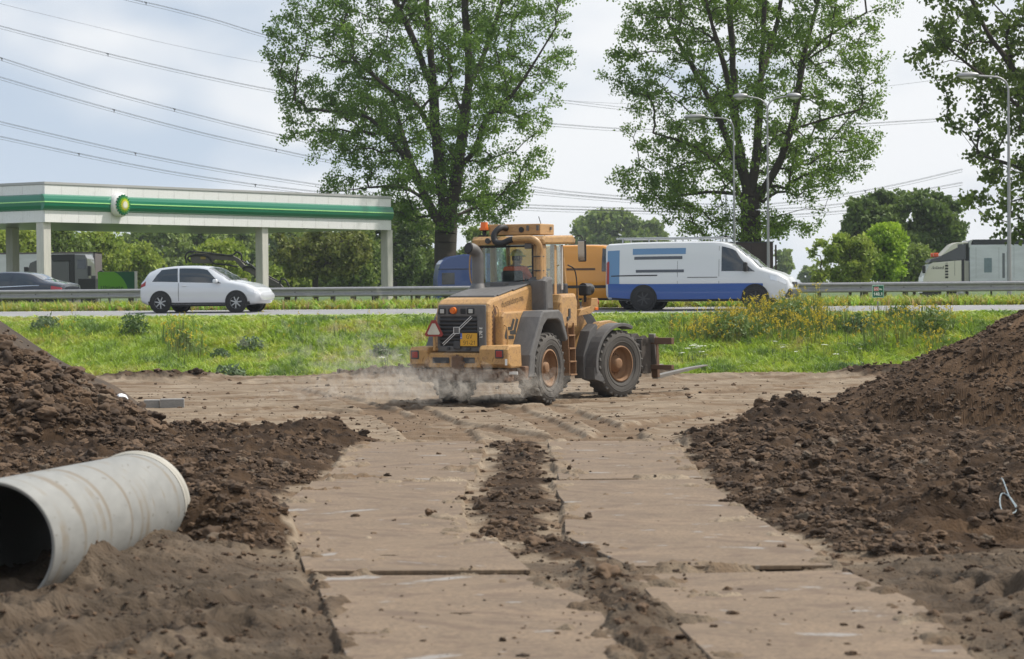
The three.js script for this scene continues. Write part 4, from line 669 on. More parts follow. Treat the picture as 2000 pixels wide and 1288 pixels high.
  for (const [px, py, r, n] of [[1300, 700, 1.0, 26], [1240, 690, 0.6, 12], [1590, 700, 1.2, 16], [800, 715, 0.8, 14]]) { const [x0, v0] = bankAt(px, py + 10); for (let i = 0; i < n; i++) { const p = bankPoint(x0 + (rnd() - 0.5) * 2 * r, Math.max(0.02, v0 + (rnd() - 0.5) * 0.2)), h = 0.3 + 0.25 * rnd(); tall.push([p, [0.7, h / 0.5], rnd() * 6, [0.10, 0.16, 0.04], 0]); whites.push([p.clone().setY(p.y + h), [1, 1], rnd() * 6, [0.62, 0.64, 0.55], 0.3 * (rnd() - 0.5)]); } }
  scatter('tall_weeds', bladeTuft(21, 7, 0.5, 0.07, 0.008, 0.25), gm, tall, 'tall thin weed stems standing among the grass', 'weeds');
  const petals = []; for (let i = 0; i < 6; i++) petals.push(plane(0.022, 0.022, (rnd() - 0.5) * 0.06, (rnd() - 0.5) * 0.07, (rnd() - 0.5) * 0.06, -1 + rnd() * 2, rnd() * 6, 0));
  scatter('yellow_flowers', join(petals), leafy([1, 1, 1], 0.3), flowers, 'small yellow flower heads above the roadside weeds', 'flowers');
  const umb = []; for (let i = 0; i < 16; i++) umb.push(plane(0.022, 0.022, (rnd() - 0.5) * 0.13, (rnd() - 0.5) * 0.015, (rnd() - 0.5) * 0.13, -1.4 + rnd() * 0.4, 0, 0));
  scatter('white_flowers', join(umb), leafy([1, 1, 1], 0.3), whites, 'flat white flower umbels low on the grass bank', 'flowers');
  // single leafy bushes
  const leaf = (col) => leafy(col, 0.35);
  const bushMat = [leaf([0.105, 0.180, 0.050]), leaf([0.150, 0.225, 0.045]), leaf([0.125, 0.190, 0.085])];
  const bush = (px, py, wpx, hpx, mat, label, onVerge) => {
    let p; if (onVerge !== undefined) p = onRoad(roadS(px, onVerge), onVerge, 1.56); else { const [x, v] = bankAt(px, py); p = bankPoint(x, v); }
    const sc = FOCAL / -p.z, w = wpx / sc, h = hpx / sc, g = [], pos = [], idx = [], r = rngOf(Math.floor(px * 7 + py));
    const b = thing('bush', label, 'bush', 'weeds and bushes on the bank'); b.position.copy(p);
    const stems = []; for (let i = 0; i < 9; i++) { const a = r() * 6.3, q = V(Math.cos(a) * w * 0.4 * r(), h * (0.5 + 0.4 * r()), Math.sin(a) * w * 0.35 * r()); stems.push(bar(V(0, -0.05, 0), q, 0.008, 0.004, 5)); }
    part('stem', join(stems), std([0.07, 0.075, 0.03], 0.9), b).userData.kind = 'stuff';
    const n = Math.round(420 * Math.max(0.4, w * h));
    for (let i = 0; i < n * 3; i++) {
      const u = r() * 2 - 1, t = r() * 2 - 1, y = Math.pow(r(), 0.8); if (u * u + t * t > 1 - y * y * 0.75) continue;
      const c = V(u * w / 2 * (1 + 0.3 * noise3.noise(u * 3, y * 3, px)), y * h * (0.9 + 0.35 * noise3.noise(u * 4, t * 4, px)), t * w / 2 * 0.8), L1 = 0.055 + 0.05 * r(), a = V(r() - 0.5, r() * 0.8 - 0.2, r() - 0.5).normalize().multiplyScalar(L1), d = V(r() - 0.5, r() - 0.5, r() - 0.5).cross(a).normalize().multiplyScalar(L1 * 0.32), o = pos.length / 3;
      for (const k of [c.clone().sub(a), c.clone().add(d), c.clone().add(a), c.clone().sub(d)]) pos.push(k.x, k.y, k.z); idx.push(o, o + 1, o + 2, o, o + 2, o + 3);
    }
    const gg = new THREE.BufferGeometry(); gg.setAttribute('position', new THREE.Float32BufferAttribute(pos, 3)); gg.setIndex(idx); gg.computeVertexNormals(); part('foliage', gg, mat, b).userData.kind = 'stuff';
  };
  bush(262, 660, 64, 52, bushMat[0], 'dark green leafy bush at the top of the bank near the pale car');
  bush(120, 598, 34, 30, bushMat[0], 'dark rounded bush under the guardrail beside the dark car', 0.9);
  bush(490, 690, 60, 34, bushMat[2], 'grey-green low bush halfway down the bank');
  bush(430, 708, 44, 26, bushMat[2], 'small grey-green bush beside the halfway grey-green bush');
  bush(360, 690, 46, 46, bushMat[1], 'yellow-flowering green bush on the bank near the clod heap');
  bush(450, 744, 74, 32, bushMat[2], 'spreading grey-green bush at the foot of the bank by the clods');
  bush(745, 706, 50, 34, bushMat[2], 'dusty grey-green bush on the bank beside the loader');
  bush(1440, 668, 130, 56, bushMat[1], 'broad green bush full of yellow flowers on the bank beyond the forks');
  bush(1540, 640, 90, 58, bushMat[1], 'tall flowering green bush on the bank below the white van');
  bush(1680, 655, 80, 44, bushMat[0], 'dark green bush on the bank below the small green sign');
  bush(1820, 660, 86, 60, bushMat[1], 'feathery green bush with yellow tops near the crumbly heap');
  bush(1665, 730, 90, 22, bushMat[0], 'low dark green bush at the foot of the bank near the crumbly heap');
  bush(1760, 628, 60, 30, bushMat[0], 'dark leafy bush at the road edge beyond the small green sign');
  bush(90, 650, 70, 34, bushMat[2], 'grey-green bush on the bank above the smoother soil heap');
}
// ---------- guardrail ----------
const galv = std([0.33, 0.33, 0.34], 0.5, 0.15, { map: wearTex });
{
  const rail = thing('guardrail', 'long grey steel guardrail on posts between the carriageways', 'guardrail');
  rail.position.copy(onRoad(0, 0, 1.55)); rail.rotation.y = ROADTURN;
  const prof = [[0.0, 0.44], [0.05, 0.45], [0.075, 0.475], [0.075, 0.515], [0.012, 0.565], [0.012, 0.625], [0.075, 0.675], [0.075, 0.715], [0.05, 0.74], [0.0, 0.75], [-0.004, 0.745], [0.046, 0.732], [0.068, 0.71], [0.068, 0.68], [0.005, 0.628], [0.005, 0.562], [0.068, 0.51], [0.068, 0.48], [0.046, 0.458], [-0.004, 0.445]];
  const seg = prism(prof, 0, 3.995, 0).rotateY(Math.PI / 2), bolt = [cyl(0.018, 0.018, 0.02, 0, 0.595, 0.022, Math.PI / 2, 0, 0, 8)];
  const beam = seg.clone().translate(0, 0, 0);   // runs along +x, profile bulging towards +z after the turn
  beam.scale(1, 1, -1); flip(beam);
  const back = seg.clone().translate(0, 0, -0.16), cap = box(3.99, 0.02, 0.17, 2, 0.748, -0.08);
  const postG = join([box(0.055, 0.80, 0.10, 0, 0.34, -0.08), box(0.09, 0.06, 0.16, 0, 0.56, -0.07)]), boltG = join(bolt);
  for (let k = -6; k < 6; k++) {
    const b = part('rail_beam', beam, galv, rail); b.position.x = k * 4;
    const c = part('rail_cap', cap, galv, rail); c.position.x = k * 4;
  }
  for (let s = -24; s < 24; s += 4 / 3) { const p = part('post', postG, darkGrey, rail); p.position.x = s + 0.6; const q = part('bolt', boltG, darkGrey, rail); q.position.x = s + 0.6; }
}
// ---------- hectometre sign ----------
{
  const s = thing('distance_sign', 'small green roadside sign reading 140,1 on a thin post', 'sign'), t = -8.0, sp = roadS(1717, t), p = onRoad(sp, t, 1.44);
  s.position.copy(p); s.rotation.y = 0.05;
  const sc = FOCAL / -p.z, y0 = (EYE - p.y) + (0), yTop = EYE - p.y - (557 - (560 - 0.009 * 717)) / sc, h = 25 / sc, w = 23 / sc;
  part('post', cyl(0.02, 0.02, yTop, 0, yTop / 2 - 0.1, -0.03, 0, 0, 0, 10), galv, s);
  const pl = part('panel', rbox(w, h, 0.02, 0.008, 0, yTop - h / 2, 0), std([0.55, 0.60, 0.57], 0.4), s);
  part('sign_face', plane(w * 0.97, h * 0.97, 0, yTop - h / 2, 0.0115), solidPrint(canvasTex(256, 280, (g, W, H) => {
    g.fillStyle = '#0c5a44'; g.fillRect(0, 0, W, H); g.strokeStyle = '#8fc2b0'; g.lineWidth = 10; g.strokeRect(8, 8, W - 16, H - 16);
    g.fillStyle = '#b23248'; g.fillRect(36, 40, 104, 88); g.strokeStyle = '#e6d6d6'; g.lineWidth = 6; g.strokeRect(36, 40, 104, 88);
    g.fillStyle = '#f4f4f2'; g.font = 'bold 62px sans-serif'; g.textAlign = 'center'; g.textBaseline = 'middle'; g.fillText('A12', 88, 86, 94); g.font = 'bold 56px sans-serif'; g.fillText('Re', 190, 90); g.font = 'bold 96px sans-serif'; g.fillText('140,1', W / 2, 200, 210);
  })), s);
}
// ---------- vehicles ----------
// body: rings at stations along x, each [x, bottom, belt, top, half width, half width at the top]
function shell(st) {
  const cx = st.map((s) => s[0]), lerpAt = (x, k) => { let i = 0; while (i < st.length - 2 && x > cx[i + 1]) i++; const t = (x - cx[i]) / (cx[i + 1] - cx[i]), p0 = st[Math.max(0, i - 1)][k], p1 = st[i][k], p2 = st[i + 1][k], p3 = st[Math.min(st.length - 1, i + 2)][k]; const m1 = (p2 - p0) / 2 * 0.7, m2 = (p3 - p1) / 2 * 0.7, t2 = t * t, t3 = t2 * t; return (2 * t3 - 3 * t2 + 1) * p1 + (t3 - 2 * t2 + t) * m1 + (-2 * t3 + 3 * t2) * p2 + (t3 - t2) * m2; };
  const ring = (x) => { const [yb, ym, yt, w, wr] = [1, 2, 3, 4, 5].map((k) => lerpAt(x, k)), e = Math.min(0.06, (yt - ym) * 0.3); return [[yb, 0], [yb, w * 0.86], [yb + 0.07, w * 0.955], [mix(yb, ym, 0.45), w], [mix(yb, ym, 0.8), w * 0.995], [ym, w * 0.97], [mix(ym, yt, 0.5), mix(w * 0.97, wr, 0.5) + 0.012], [yt - e, wr], [yt - e * 0.25, wr * 0.88], [yt, wr * 0.55], [yt + 0.008, 0]]; };
  const at2 = (x, t) => { const r = ring(x), n = r.length - 1, i = Math.min(n - 1, Math.floor(t * n)), f = t * n - i; return V(x, mix(r[i][0], r[i + 1][0], f), mix(r[i][1], r[i + 1][1], f)); };
  const xs = []; for (let i = 0; i < st.length - 1; i++) for (let k = 0; k < 6; k++) xs.push(mix(cx[i], cx[i + 1], k / 6)); xs.push(cx[cx.length - 1]);
  const pos = [], idx = [], ringPts = xs.map((x) => { const r = ring(x); return [...r.map(([y, z]) => [x, y, z]), ...r.slice(1, -1).reverse().map(([y, z]) => [x, y, -z])]; }), n = ringPts[0].length;
  ringPts.forEach((r, j) => { r.forEach((p) => pos.push(...p)); if (j) for (let i = 0; i < n; i++) { const a = (j - 1) * n + i, b = (j - 1) * n + (i + 1) % n, c = j * n + i, d = j * n + (i + 1) % n; idx.push(a, c, b, b, c, d); } });
  for (const [j, f] of [[0, 1], [xs.length - 1, -1]]) for (let i = 1; i < n - 1; i++) f > 0 ? idx.push(j * n, j * n + i, j * n + i + 1) : idx.push(j * n, j * n + i + 1, j * n + i);
  const g = new THREE.BufferGeometry(); g.setAttribute('position', new THREE.Float32BufferAttribute(pos, 3)); g.setIndex(idx); g.computeVertexNormals();
  const patch = (fn, nu, nv) => { const q = [], ii = []; for (let v = 0; v <= nv; v++) for (let u = 0; u <= nu; u++) { const p = fn(u / nu, v / nv); q.push(p.x, p.y, p.z); if (u && v) { const o = v * (nu + 1) + u; ii.push(o - nu - 2, o - 1, o - nu - 1, o - nu - 1, o - 1, o); } } const h = new THREE.BufferGeometry(); h.setAttribute('position', new THREE.Float32BufferAttribute(q, 3)); h.setIndex(ii); h.computeVertexNormals(); return h; };
  // side pane between belt and roof: x range at the belt and at the roof
  const sidePane = (s, b0, b1, t0, t1, lo = 0.51, hi = 0.69, out = 0.008) => patch((u, v) => { const x = mix(mix(b0, b1, u), mix(t0, t1, u), v), p = at2(x, mix(lo, hi, v)); p.z = (p.z + out) * s; return p; }, 12, 6);
  const sideBand = (s, x0, x1, lo, hi, out = 0.006) => patch((u, v) => { const p = at2(mix(x0, x1, u), mix(lo, hi, v)); p.z = (p.z + out) * s; return p; }, 40, 4);
  const topPane = (x0, x1, k0 = 0.86, k1 = 0.86, out = 0.008) => patch((u, v) => { const x = mix(x0, x1, v), r = ring(x), z = (u * 2 - 1) * r[7][1] * mix(k0, k1, v), az = Math.abs(z), pts = r.slice(7); let y = pts[pts.length - 1][0]; for (let i = 0; i < pts.length - 1; i++) if (az <= pts[i][1] && az >= pts[i + 1][1]) { const f = (pts[i][1] - az) / Math.max(1e-5, pts[i][1] - pts[i + 1][1]); y = mix(pts[i][0], pts[i + 1][0], f); } return V(x, y + out, z); }, 14, 8);
  return { g, at2, sidePane, sideBand, topPane };
}
const carGlass = std([0.022, 0.028, 0.032], 0.06, 0, { clearcoat: 1, clearcoatRoughness: 0.03 });
const tyreBlack = std([0.022, 0.022, 0.023], 0.85);
const alloy = std([0.42, 0.43, 0.44], 0.35, 0.7);
const chrome = std([0.7, 0.7, 0.7], 0.15, 0.9);
const headGlass = std([0.75, 0.77, 0.80], 0.08, 0.2, { clearcoat: 1 });
function wheelSet(v, xs, r, half, w = 0.2, rimM = alloy) {
  const tg = new THREE.LatheGeometry([[r * 0.62, -w / 2], [r * 0.9, -w / 2], [r, -w * 0.32], [r, w * 0.32], [r * 0.9, w / 2], [r * 0.62, w / 2]].map(([a, b]) => new THREE.Vector2(a, b)), 36).rotateX(Math.PI / 2);
  const sp = [new THREE.LatheGeometry([[r * 0.64, w * 0.46], [r * 0.60, w * 0.38], [r * 0.56, w * 0.15]].map(([a, b]) => new THREE.Vector2(a, b)), 30).rotateX(Math.PI / 2), cyl(r * 0.16, r * 0.16, 0.05, 0, 0, w * 0.36, Math.PI / 2, 0, 0, 16)];
  for (let i = 0; i < 7; i++) sp.push(rbox(r * 0.12, r * 0.5, 0.03, 0.008, 0, r * 0.34, w * 0.36).rotateZ(i / 7 * 2 * Math.PI));
  const rg = join(sp), back = new THREE.CircleGeometry(r * 0.58, 24).translate(0, 0, w * 0.1);
  for (const x of xs) for (const s of [1, -1]) {
    const arch = part('wheel_arch', new THREE.CylinderGeometry(r * 1.17, r * 1.17, 0.02, 36, 1).rotateX(Math.PI / 2), tyreBlack, v); arch.position.set(x, r * 1.04, s * (half - 0.004));
    const g = new THREE.Group(); g.name = 'wheel'; v.add(g); g.position.set(x, r, s * (half - w * 0.36)); if (s < 0) g.rotation.y = Math.PI; g.rotation.z = x;
    part('tyre', tg, tyreBlack, g); part('rim', rg, rimM, g); part('brake_disc', back, darkGrey, g);
  }
}
function setOnRoad(v, px, t, flip) { const s = roadS(px, t); v.position.copy(onRoad(s, t, t < 0 ? roadY(t) + 0.004 : 1.5 - 0.0127 * (t - 1.6) + 0.004)); v.rotation.y = ROADTURN + (flip ? Math.PI : 0); }
{ // silver white hatchback
  const v = thing('hatchback_car', 'silver white hatchback car passing the filling station canopy', 'car'); setOnRoad(v, 405, -3.7);
  const B = shell([[-2.02, 0.42, 0.70, 0.80, 0.70, 0.58], [-1.95, 0.32, 0.86, 1.02, 0.80, 0.66], [-1.72, 0.24, 0.95, 1.30, 0.85, 0.64], [-1.40, 0.20, 0.96, 1.42, 0.87, 0.61], [-0.80, 0.19, 0.94, 1.475, 0.875, 0.60], [-0.1, 0.19, 0.92, 1.47, 0.875, 0.61], [0.30, 0.19, 0.91, 1.41, 0.875, 0.63], [0.72, 0.19, 0.90, 1.20, 0.875, 0.68], [1.06, 0.19, 0.89, 1.00, 0.87, 0.74], [1.50, 0.22, 0.80, 0.92, 0.86, 0.74], [1.85, 0.27, 0.66, 0.78, 0.80, 0.68], [2.02, 0.38, 0.54, 0.60, 0.64, 0.54]]);
  const silver = std([0.60, 0.62, 0.65], 0.28, 0.15, { clearcoat: 1, clearcoatRoughness: 0.05 });
  part('body', B.g, silver, v);
  for (const s of [1, -1]) { part('side_window', B.sidePane(s, -0.62, 0.78, -0.70, 0.24), carGlass, v); part('side_window', B.sidePane(s, -1.55, -0.68, -1.30, -0.76), carGlass, v); part('sill', B.sideBand(s, -1.7, 1.7, 0.1, 0.22), darkGrey, v); part('headlight', B.sideBand(s, 1.62, 1.93, 0.42, 0.52, 0.008), headGlass, v); part('tail_light', B.sideBand(s, -1.985, -1.78, 0.44, 0.54, 0.008), redLens, v); const d = part('door', B.sideBand(s, -0.66, -0.645, 0.24, 0.5, 0.004), darkGrey, v, 'door joint line'); part('handle', rbox(0.16, 0.025, 0.03, 0.01, -0.45, 0.84, s * 0.885), silver, d); part('mirror', rbox(0.14, 0.12, 0.16, 0.04, 0.62, 0.98, s * 0.96), silver, v); }
  part('windscreen', B.topPane(0.28, 1.02, 0.92, 0.94), carGlass, v); part('rear_window', B.topPane(-1.90, -1.55, 0.85, 0.9), carGlass, v);
  wheelSet(v, [1.28, -1.26], 0.315, 0.872);
}
{ // dark saloon beyond the rail
  const v = thing('saloon_car', 'dark blue-grey saloon car with red tail light behind the guardrail', 'car'); setOnRoad(v, 22, 3.2, true);
  const B = shell([[-2.38, 0.42, 0.80, 0.92, 0.72, 0.62], [-2.30, 0.30, 0.90, 1.02, 0.84, 0.70], [-1.9, 0.22, 0.96, 1.10, 0.90, 0.72], [-1.55, 0.20, 0.97, 1.18, 0.915, 0.70], [-1.0, 0.20, 0.96, 1.40, 0.92, 0.64], [-0.5, 0.20, 0.94, 1.46, 0.92, 0.62], [0.1, 0.20, 0.92, 1.46, 0.92, 0.62], [0.6, 0.2, 0.91, 1.32, 0.92, 0.66], [1.15, 0.2, 0.90, 1.04, 0.915, 0.76], [1.8, 0.22, 0.82, 0.93, 0.90, 0.76], [2.25, 0.28, 0.66, 0.78, 0.82, 0.68], [2.40, 0.4, 0.56, 0.62, 0.66, 0.54]]);
  const navy = std([0.020, 0.024, 0.036], 0.25, 0.2, { clearcoat: 1, clearcoatRoughness: 0.04 });
  part('body', B.g, navy, v);
  for (const s of [1, -1]) { part('side_window', B.sidePane(s, -0.35, 0.95, -0.42, 0.42), carGlass, v); part('side_window', B.sidePane(s, -1.42, -0.42, -1.0, -0.48), carGlass, v); part('trim_strip', B.sideBand(s, -1.5, 1.0, 0.495, 0.508, 0.012), chrome, v); part('tail_light', B.sideBand(s, -2.33, -1.95, 0.40, 0.50, 0.010), std([0.45, 0.02, 0.03], 0.2, 0, { clearcoat: 1 }), v); part('headlight', B.sideBand(s, 1.95, 2.3, 0.42, 0.5, 0.008), headGlass, v); part('mirror', rbox(0.14, 0.12, 0.16, 0.04, 0.75, 1.0, s * 1.0), navy, v); }
  part('windscreen', B.topPane(0.45, 1.1, 0.92, 0.94), carGlass, v); part('rear_window', B.topPane(-1.55, -1.0, 0.9, 0.9), carGlass, v);
  part('number_plate', box(0.01, 0.11, 0.5, -2.392, 0.72, 0), std([0.62, 0.42, 0.05], 0.5), v);
  wheelSet(v, [1.42, -1.40], 0.33, 0.915);
}
{ // white and blue van
  const v = thing('delivery_van', 'white van with a blue lower band and a roof rack', 'van'); setOnRoad(v, 1374, -4.4);
  const B = shell([[-2.78, 0.40, 1.05, 1.94, 0.86, 0.78], [-2.70, 0.32, 1.10, 1.99, 0.95, 0.82], [-1.8, 0.26, 1.12, 2.03, 0.98, 0.83], [-0.4, 0.25, 1.12, 2.04, 0.985, 0.83], [0.6, 0.25, 1.12, 2.03, 0.985, 0.82], [1.0, 0.25, 1.12, 1.93, 0.985, 0.80], [1.5, 0.25, 1.12, 1.58, 0.98, 0.82], [1.92, 0.26, 1.10, 1.24, 0.97, 0.86], [2.35, 0.28, 0.98, 1.10, 0.94, 0.84], [2.65, 0.32, 0.82, 0.94, 0.86, 0.76], [2.78, 0.42, 0.66, 0.72, 0.72, 0.6]]);
  const wht = std([0.66, 0.68, 0.70], 0.3, 0, { clearcoat: 0.8, clearcoatRoughness: 0.08, map: wearTex }), blue = std([0.022, 0.085, 0.32], 0.35, 0, { clearcoat: 0.6 }), pale = std([0.12, 0.24, 0.42], 0.4);
  part('body', B.g, wht, v);
  for (const s of [1, -1]) {
    part('lower_band', B.sideBand(s, -2.70, 1.95, 0.20, 0.345, 0.008), blue, v, 'blue painted lower band'); part('sill', B.sideBand(s, -2.6, 2.3, 0.09, 0.20, 0.010), darkGrey, v);
    part('cab_window', B.sidePane(s, 0.72, 1.72, 0.72, 1.14, 0.505, 0.68), carGlass, v);
    part('side_stripe', B.sideBand(s, -2.72, -2.35, 0.345, 0.66, 0.006), pale, v, 'blue stripe at the rear corner'); part('side_stripe', B.sideBand(s, -1.95, -0.35, 0.62, 0.665, 0.006), pale, v); part('sign_bar', B.sideBand(s, -1.9, -0.45, 0.585, 0.605, 0.007), std([0.08, 0.09, 0.11], 0.4), v); part('sign_bar', B.sideBand(s, -1.85, -0.4, 0.50, 0.518, 0.007), std([0.08, 0.09, 0.11], 0.4), v);
    part('moulding', B.sideBand(s, -2.6, -1.2, 0.44, 0.46, 0.010), blackMat, v); part('moulding', B.sideBand(s, -0.3, 0.6, 0.405, 0.415, 0.010), darkGrey, v); part('door_joint', B.sideBand(s, 0.64, 0.65, 0.22, 0.68, 0.004), darkGrey, v); part('door_joint', B.sideBand(s, -0.6, -0.59, 0.22, 0.66, 0.004), darkGrey, v);
    part('headlight', B.sideBand(s, 2.15, 2.62, 0.40, 0.50, 0.010), headGlass, v); part('tail_light', B.sideBand(s, -2.76, -2.66, 0.34, 0.58, 0.012), redLens, v); part('mirror', rbox(0.12, 0.28, 0.18, 0.04, 1.45, 1.26, s * 1.09), blackMat, v);
    part('roof_rail', [bar(V(-2.5, 2.14, s * 0.62), V(0.75, 2.14, s * 0.62), 0.028), ...[-2.3, -1.5, -0.7, 0.1, 0.65].map((x) => bar(V(x, 1.98, s * 0.66), V(x, 2.14, s * 0.62), 0.02))], alloy, v);
  }
  for (const x of [-2.3, -1.5, -0.7, 0.1, 0.65]) part('rack_bar', bar(V(x, 2.14, -0.64), V(x, 2.14, 0.64), 0.022), alloy, v);
  part('windscreen', B.topPane(1.02, 1.9, 0.93, 0.95), carGlass, v); part('bumper', rbox(0.3, 0.28, 1.7, 0.08, 2.66, 0.48, 0), darkGrey, v); part('grille', rbox(0.05, 0.18, 0.9, 0.03, 2.76, 0.72, 0), blackMat, v);
  wheelSet(v, [1.72, -1.62], 0.345, 0.985, 0.23, darkGrey);
}
{ // orange van behind the white one
  const v = thing('panel_van', 'orange panel van seen between the loader and the white van', 'van'); setOnRoad(v, 1150, -2.7);
  const B = shell([[-2.4, 0.34, 1.05, 1.88, 0.88, 0.80], [-2.32, 0.28, 1.08, 1.94, 0.95, 0.84], [-1.0, 0.26, 1.1, 1.97, 0.97, 0.85], [0.6, 0.26, 1.1, 1.96, 0.97, 0.84], [1.1, 0.26, 1.1, 1.75, 0.97, 0.83], [1.6, 0.27, 1.06, 1.22, 0.96, 0.86], [2.1, 0.3, 0.92, 1.05, 0.92, 0.8], [2.4, 0.4, 0.7, 0.78, 0.75, 0.64]]);
  const org = std([0.66, 0.27, 0.018], 0.35, 0, { clearcoat: 0.8, clearcoatRoughness: 0.08 });
  part('body', B.g, org, v);
  for (const s of [1, -1]) { part('cab_window', B.sidePane(s, 0.6, 1.45, 0.62, 1.0), carGlass, v); part('moulding', B.sideBand(s, -2.3, 1.6, 0.30, 0.33, 0.008), blackMat, v); part('moulding', B.sideBand(s, -2.2, -0.9, 0.52, 0.535, 0.008), std([0.10, 0.05, 0.02], 0.5), v); part('moulding', B.sideBand(s, -0.5, 0.4, 0.52, 0.535, 0.008), std([0.10, 0.05, 0.02], 0.5), v); part('sill', B.sideBand(s, -2.3, 2.0, 0.09, 0.2, 0.010), darkGrey, v); part('tail_light', B.sideBand(s, -2.38, -2.3, 0.34, 0.55, 0.012), redLens, v); part('headlight', B.sideBand(s, 1.9, 2.25, 0.4, 0.5, 0.010), headGlass, v); }
  part('windscreen', B.topPane(1.0, 1.6, 0.93, 0.95), carGlass, v); part('rear_window', box(0.02, 0.4, 1.3, -2.4, 1.5, 0), carGlass, v);
  wheelSet(v, [1.5, -1.5], 0.33, 0.97, 0.22);
}
// ---------- filling station ----------
const SITEY = 1.08;
const creamMat = std([0.62, 0.60, 0.55], 0.6, 0, { map: wearTex }), fasciaMat = std([0.82, 0.82, 0.82], 0.45, 0, { map: streakTex }), greenBand = std([0.006, 0.17, 0.095], 0.3, 0, { clearcoat: 0.5, clearcoatRoughness: 0.15 }), limeMat = std([0.42, 0.80, 0.30], 0.4), soffitMat = std([0.30, 0.31, 0.31], 0.28, 0.5);
const A0 = at(87, 429, 102), B0 = at(764, 452.3, 122);
{
  const c = thing('station_canopy', 'white filling station canopy with a green band and a round flower emblem', 'canopy');
  const y0 = (A0.y + B0.y) / 2 , len = Math.hypot(B0.x - A0.x, B0.z - A0.z), dep = 11, H = 1.69;
  c.position.set(A0.x, y0, A0.z); c.rotation.y = Math.atan2(-(B0.z - A0.z), B0.x - A0.x);
  const b = (f) => H * (1 - f);   // fraction from the top
  part('roof_deck', span(0.10, len - 0.10, 0.12, H - 0.15, -dep + 0.1, -0.10), greyPlastic, c);
  part('soffit', span(0.04, len - 0.04, 0.0, 0.10, -dep + 0.04, -0.04), soffitMat, c);
  part('roof_cap', [span(-0.03, len + 0.03, b(0.06), H, -0.12, 0.03), span(-0.03, 0.12, b(0.06), H, -dep, -0.121), span(-0.02, len + 0.02, b(0.075), b(0.062), -0.1, 0.012), span(-0.012, 0.1, b(0.075), b(0.062), -dep, -0.1)], std([0.42, 0.42, 0.42], 0.5), c);
  const n = 24, w = len / n;
  for (let i = 0; i < n; i++) { part('fascia_panel', span(i * w + 0.006, (i + 1) * w - 0.006, b(0.31), b(0.077), -0.08, 0.0), fasciaMat, c); part('fascia_panel', span(i * w + 0.006, (i + 1) * w - 0.006, -0.02, b(0.72), -0.08, 0.0), fasciaMat, c); }
  for (let i = 0; i < 9; i++) { const d = dep / 9; part('fascia_panel', span(0, 0.08, b(0.31), b(0.077), -(i + 1) * d - 0.08 + 0.006, -i * d - 0.086), fasciaMat, c); part('fascia_panel', span(0, 0.08, -0.02, b(0.72), -(i + 1) * d - 0.08 + 0.006, -i * d - 0.086), fasciaMat, c); }
  // green bullnose in two slopes with a lime line at its nose
  const bull = (y1, y2, z1, z2) => [[z1, y1], [z2, y2], [z2 - 0.03, y2], [-0.06, (y1 + y2) / 2], [-0.06, y1]];
  const nose = 0.17;
  const profU = [[0.0, b(0.31)], [0.10, b(0.345)], [0.155, b(0.42)], [nose, b(0.49)], [-0.05, b(0.49)], [-0.05, b(0.31)]], profL = [[nose, b(0.515)], [0.15, b(0.60)], [0.09, b(0.68)], [0.0, b(0.72)], [-0.05, b(0.72)], [-0.05, b(0.515)]], profM = [[nose + 0.012, b(0.49)], [nose + 0.012, b(0.515)], [-0.05, b(0.515)], [-0.05, b(0.49)]];
  const along = (p, x0, x1) => { const g = prism(p, 0, x1 - x0); return flip(g.applyMatrix4(new THREE.Matrix4().makeBasis(V(0, 0, 1), V(0, 1, 0), V(1, 0, 0))).translate(x0, 0, 0)); };   // (z, y) outline carried along x
  const across = (p, z0, z1) => prism(p.map(([z, y]) => [-z, y]), z0, z1);
  part('green_band', along(profU, -nose, len), greenBand, c); part('green_band', along(profL, -nose, len), greenBand, c); part('lime_line', along(profM, -nose - 0.01, len), limeMat, c);
  part('green_band', across(profU, -dep, -0.06), greenBand, c); part('green_band', across(profL, -dep, -0.06), greenBand, c); part('lime_line', across(profM, -dep, -0.06), limeMat, c);
  // columns and lamps: where the photograph shows them along the front
  const onFront = (px, inset) => { let best = 0, e = 1e9; for (let x = -1; x < len + 1; x += 0.02) { const p = V(x, -1, -inset).applyAxisAngle(V(0, 1, 0), c.rotation.y).add(c.position), q = Math.abs(toPixel(p)[0] - px); if (q < e) { e = q; best = x; } } return best; };
  const drop = y0 - SITEY;
  for (const [px, inset] of [[85, 0.35], [511, 0.35], [755, 0.35], [24, 8.6]]) { const x = onFront(px, inset); part('column', rbox(0.44, drop + 0.02, 0.44, 0.02, x, -drop / 2 - 0.01, -inset), creamMat, c); }
  for (const px of [291, 599]) { const x = onFront(px, 0.6), l = part('canopy_lamp', new THREE.SphereGeometry(0.13, 18, 10, 0, 6.3, Math.PI / 2, Math.PI / 2).translate(x, -0.005, -0.6), std([0.8, 0.8, 0.78], 0.25), c); part('lamp_ring', cyl(0.15, 0.15, 0.02, x, -0.01, -0.6), darkGrey, l); }
  // round emblem: white drum with flower petals
  const ex = onFront(234, -0.2), ey = H * 0.47, em = part('emblem', put(new THREE.LatheGeometry([[0, -0.05], [0.48, -0.05], [0.52, 0.05], [0.53, 0.22], [0.48, 0.30], [0.36, 0.33], [0, 0.34]].map(([r, y]) => new THREE.Vector2(r, y)), 48), ex, ey, 0.06, Math.PI / 2, 0, 0).scale(1, 1, 1), std([0.72, 0.72, 0.71], 0.35), c, 'white drum carrying a green and yellow flower');
  const flower = (ro, ri, k, z, z1) => { const pts = []; for (let i = 0; i < 36; i++) { const a = (i + k) / 36 * 2 * Math.PI, r = i % 2 ? ri : ro; pts.push([Math.cos(a) * r, Math.sin(a) * r]); } return prism(pts, z, z1).translate(ex, ey, 0.06); };
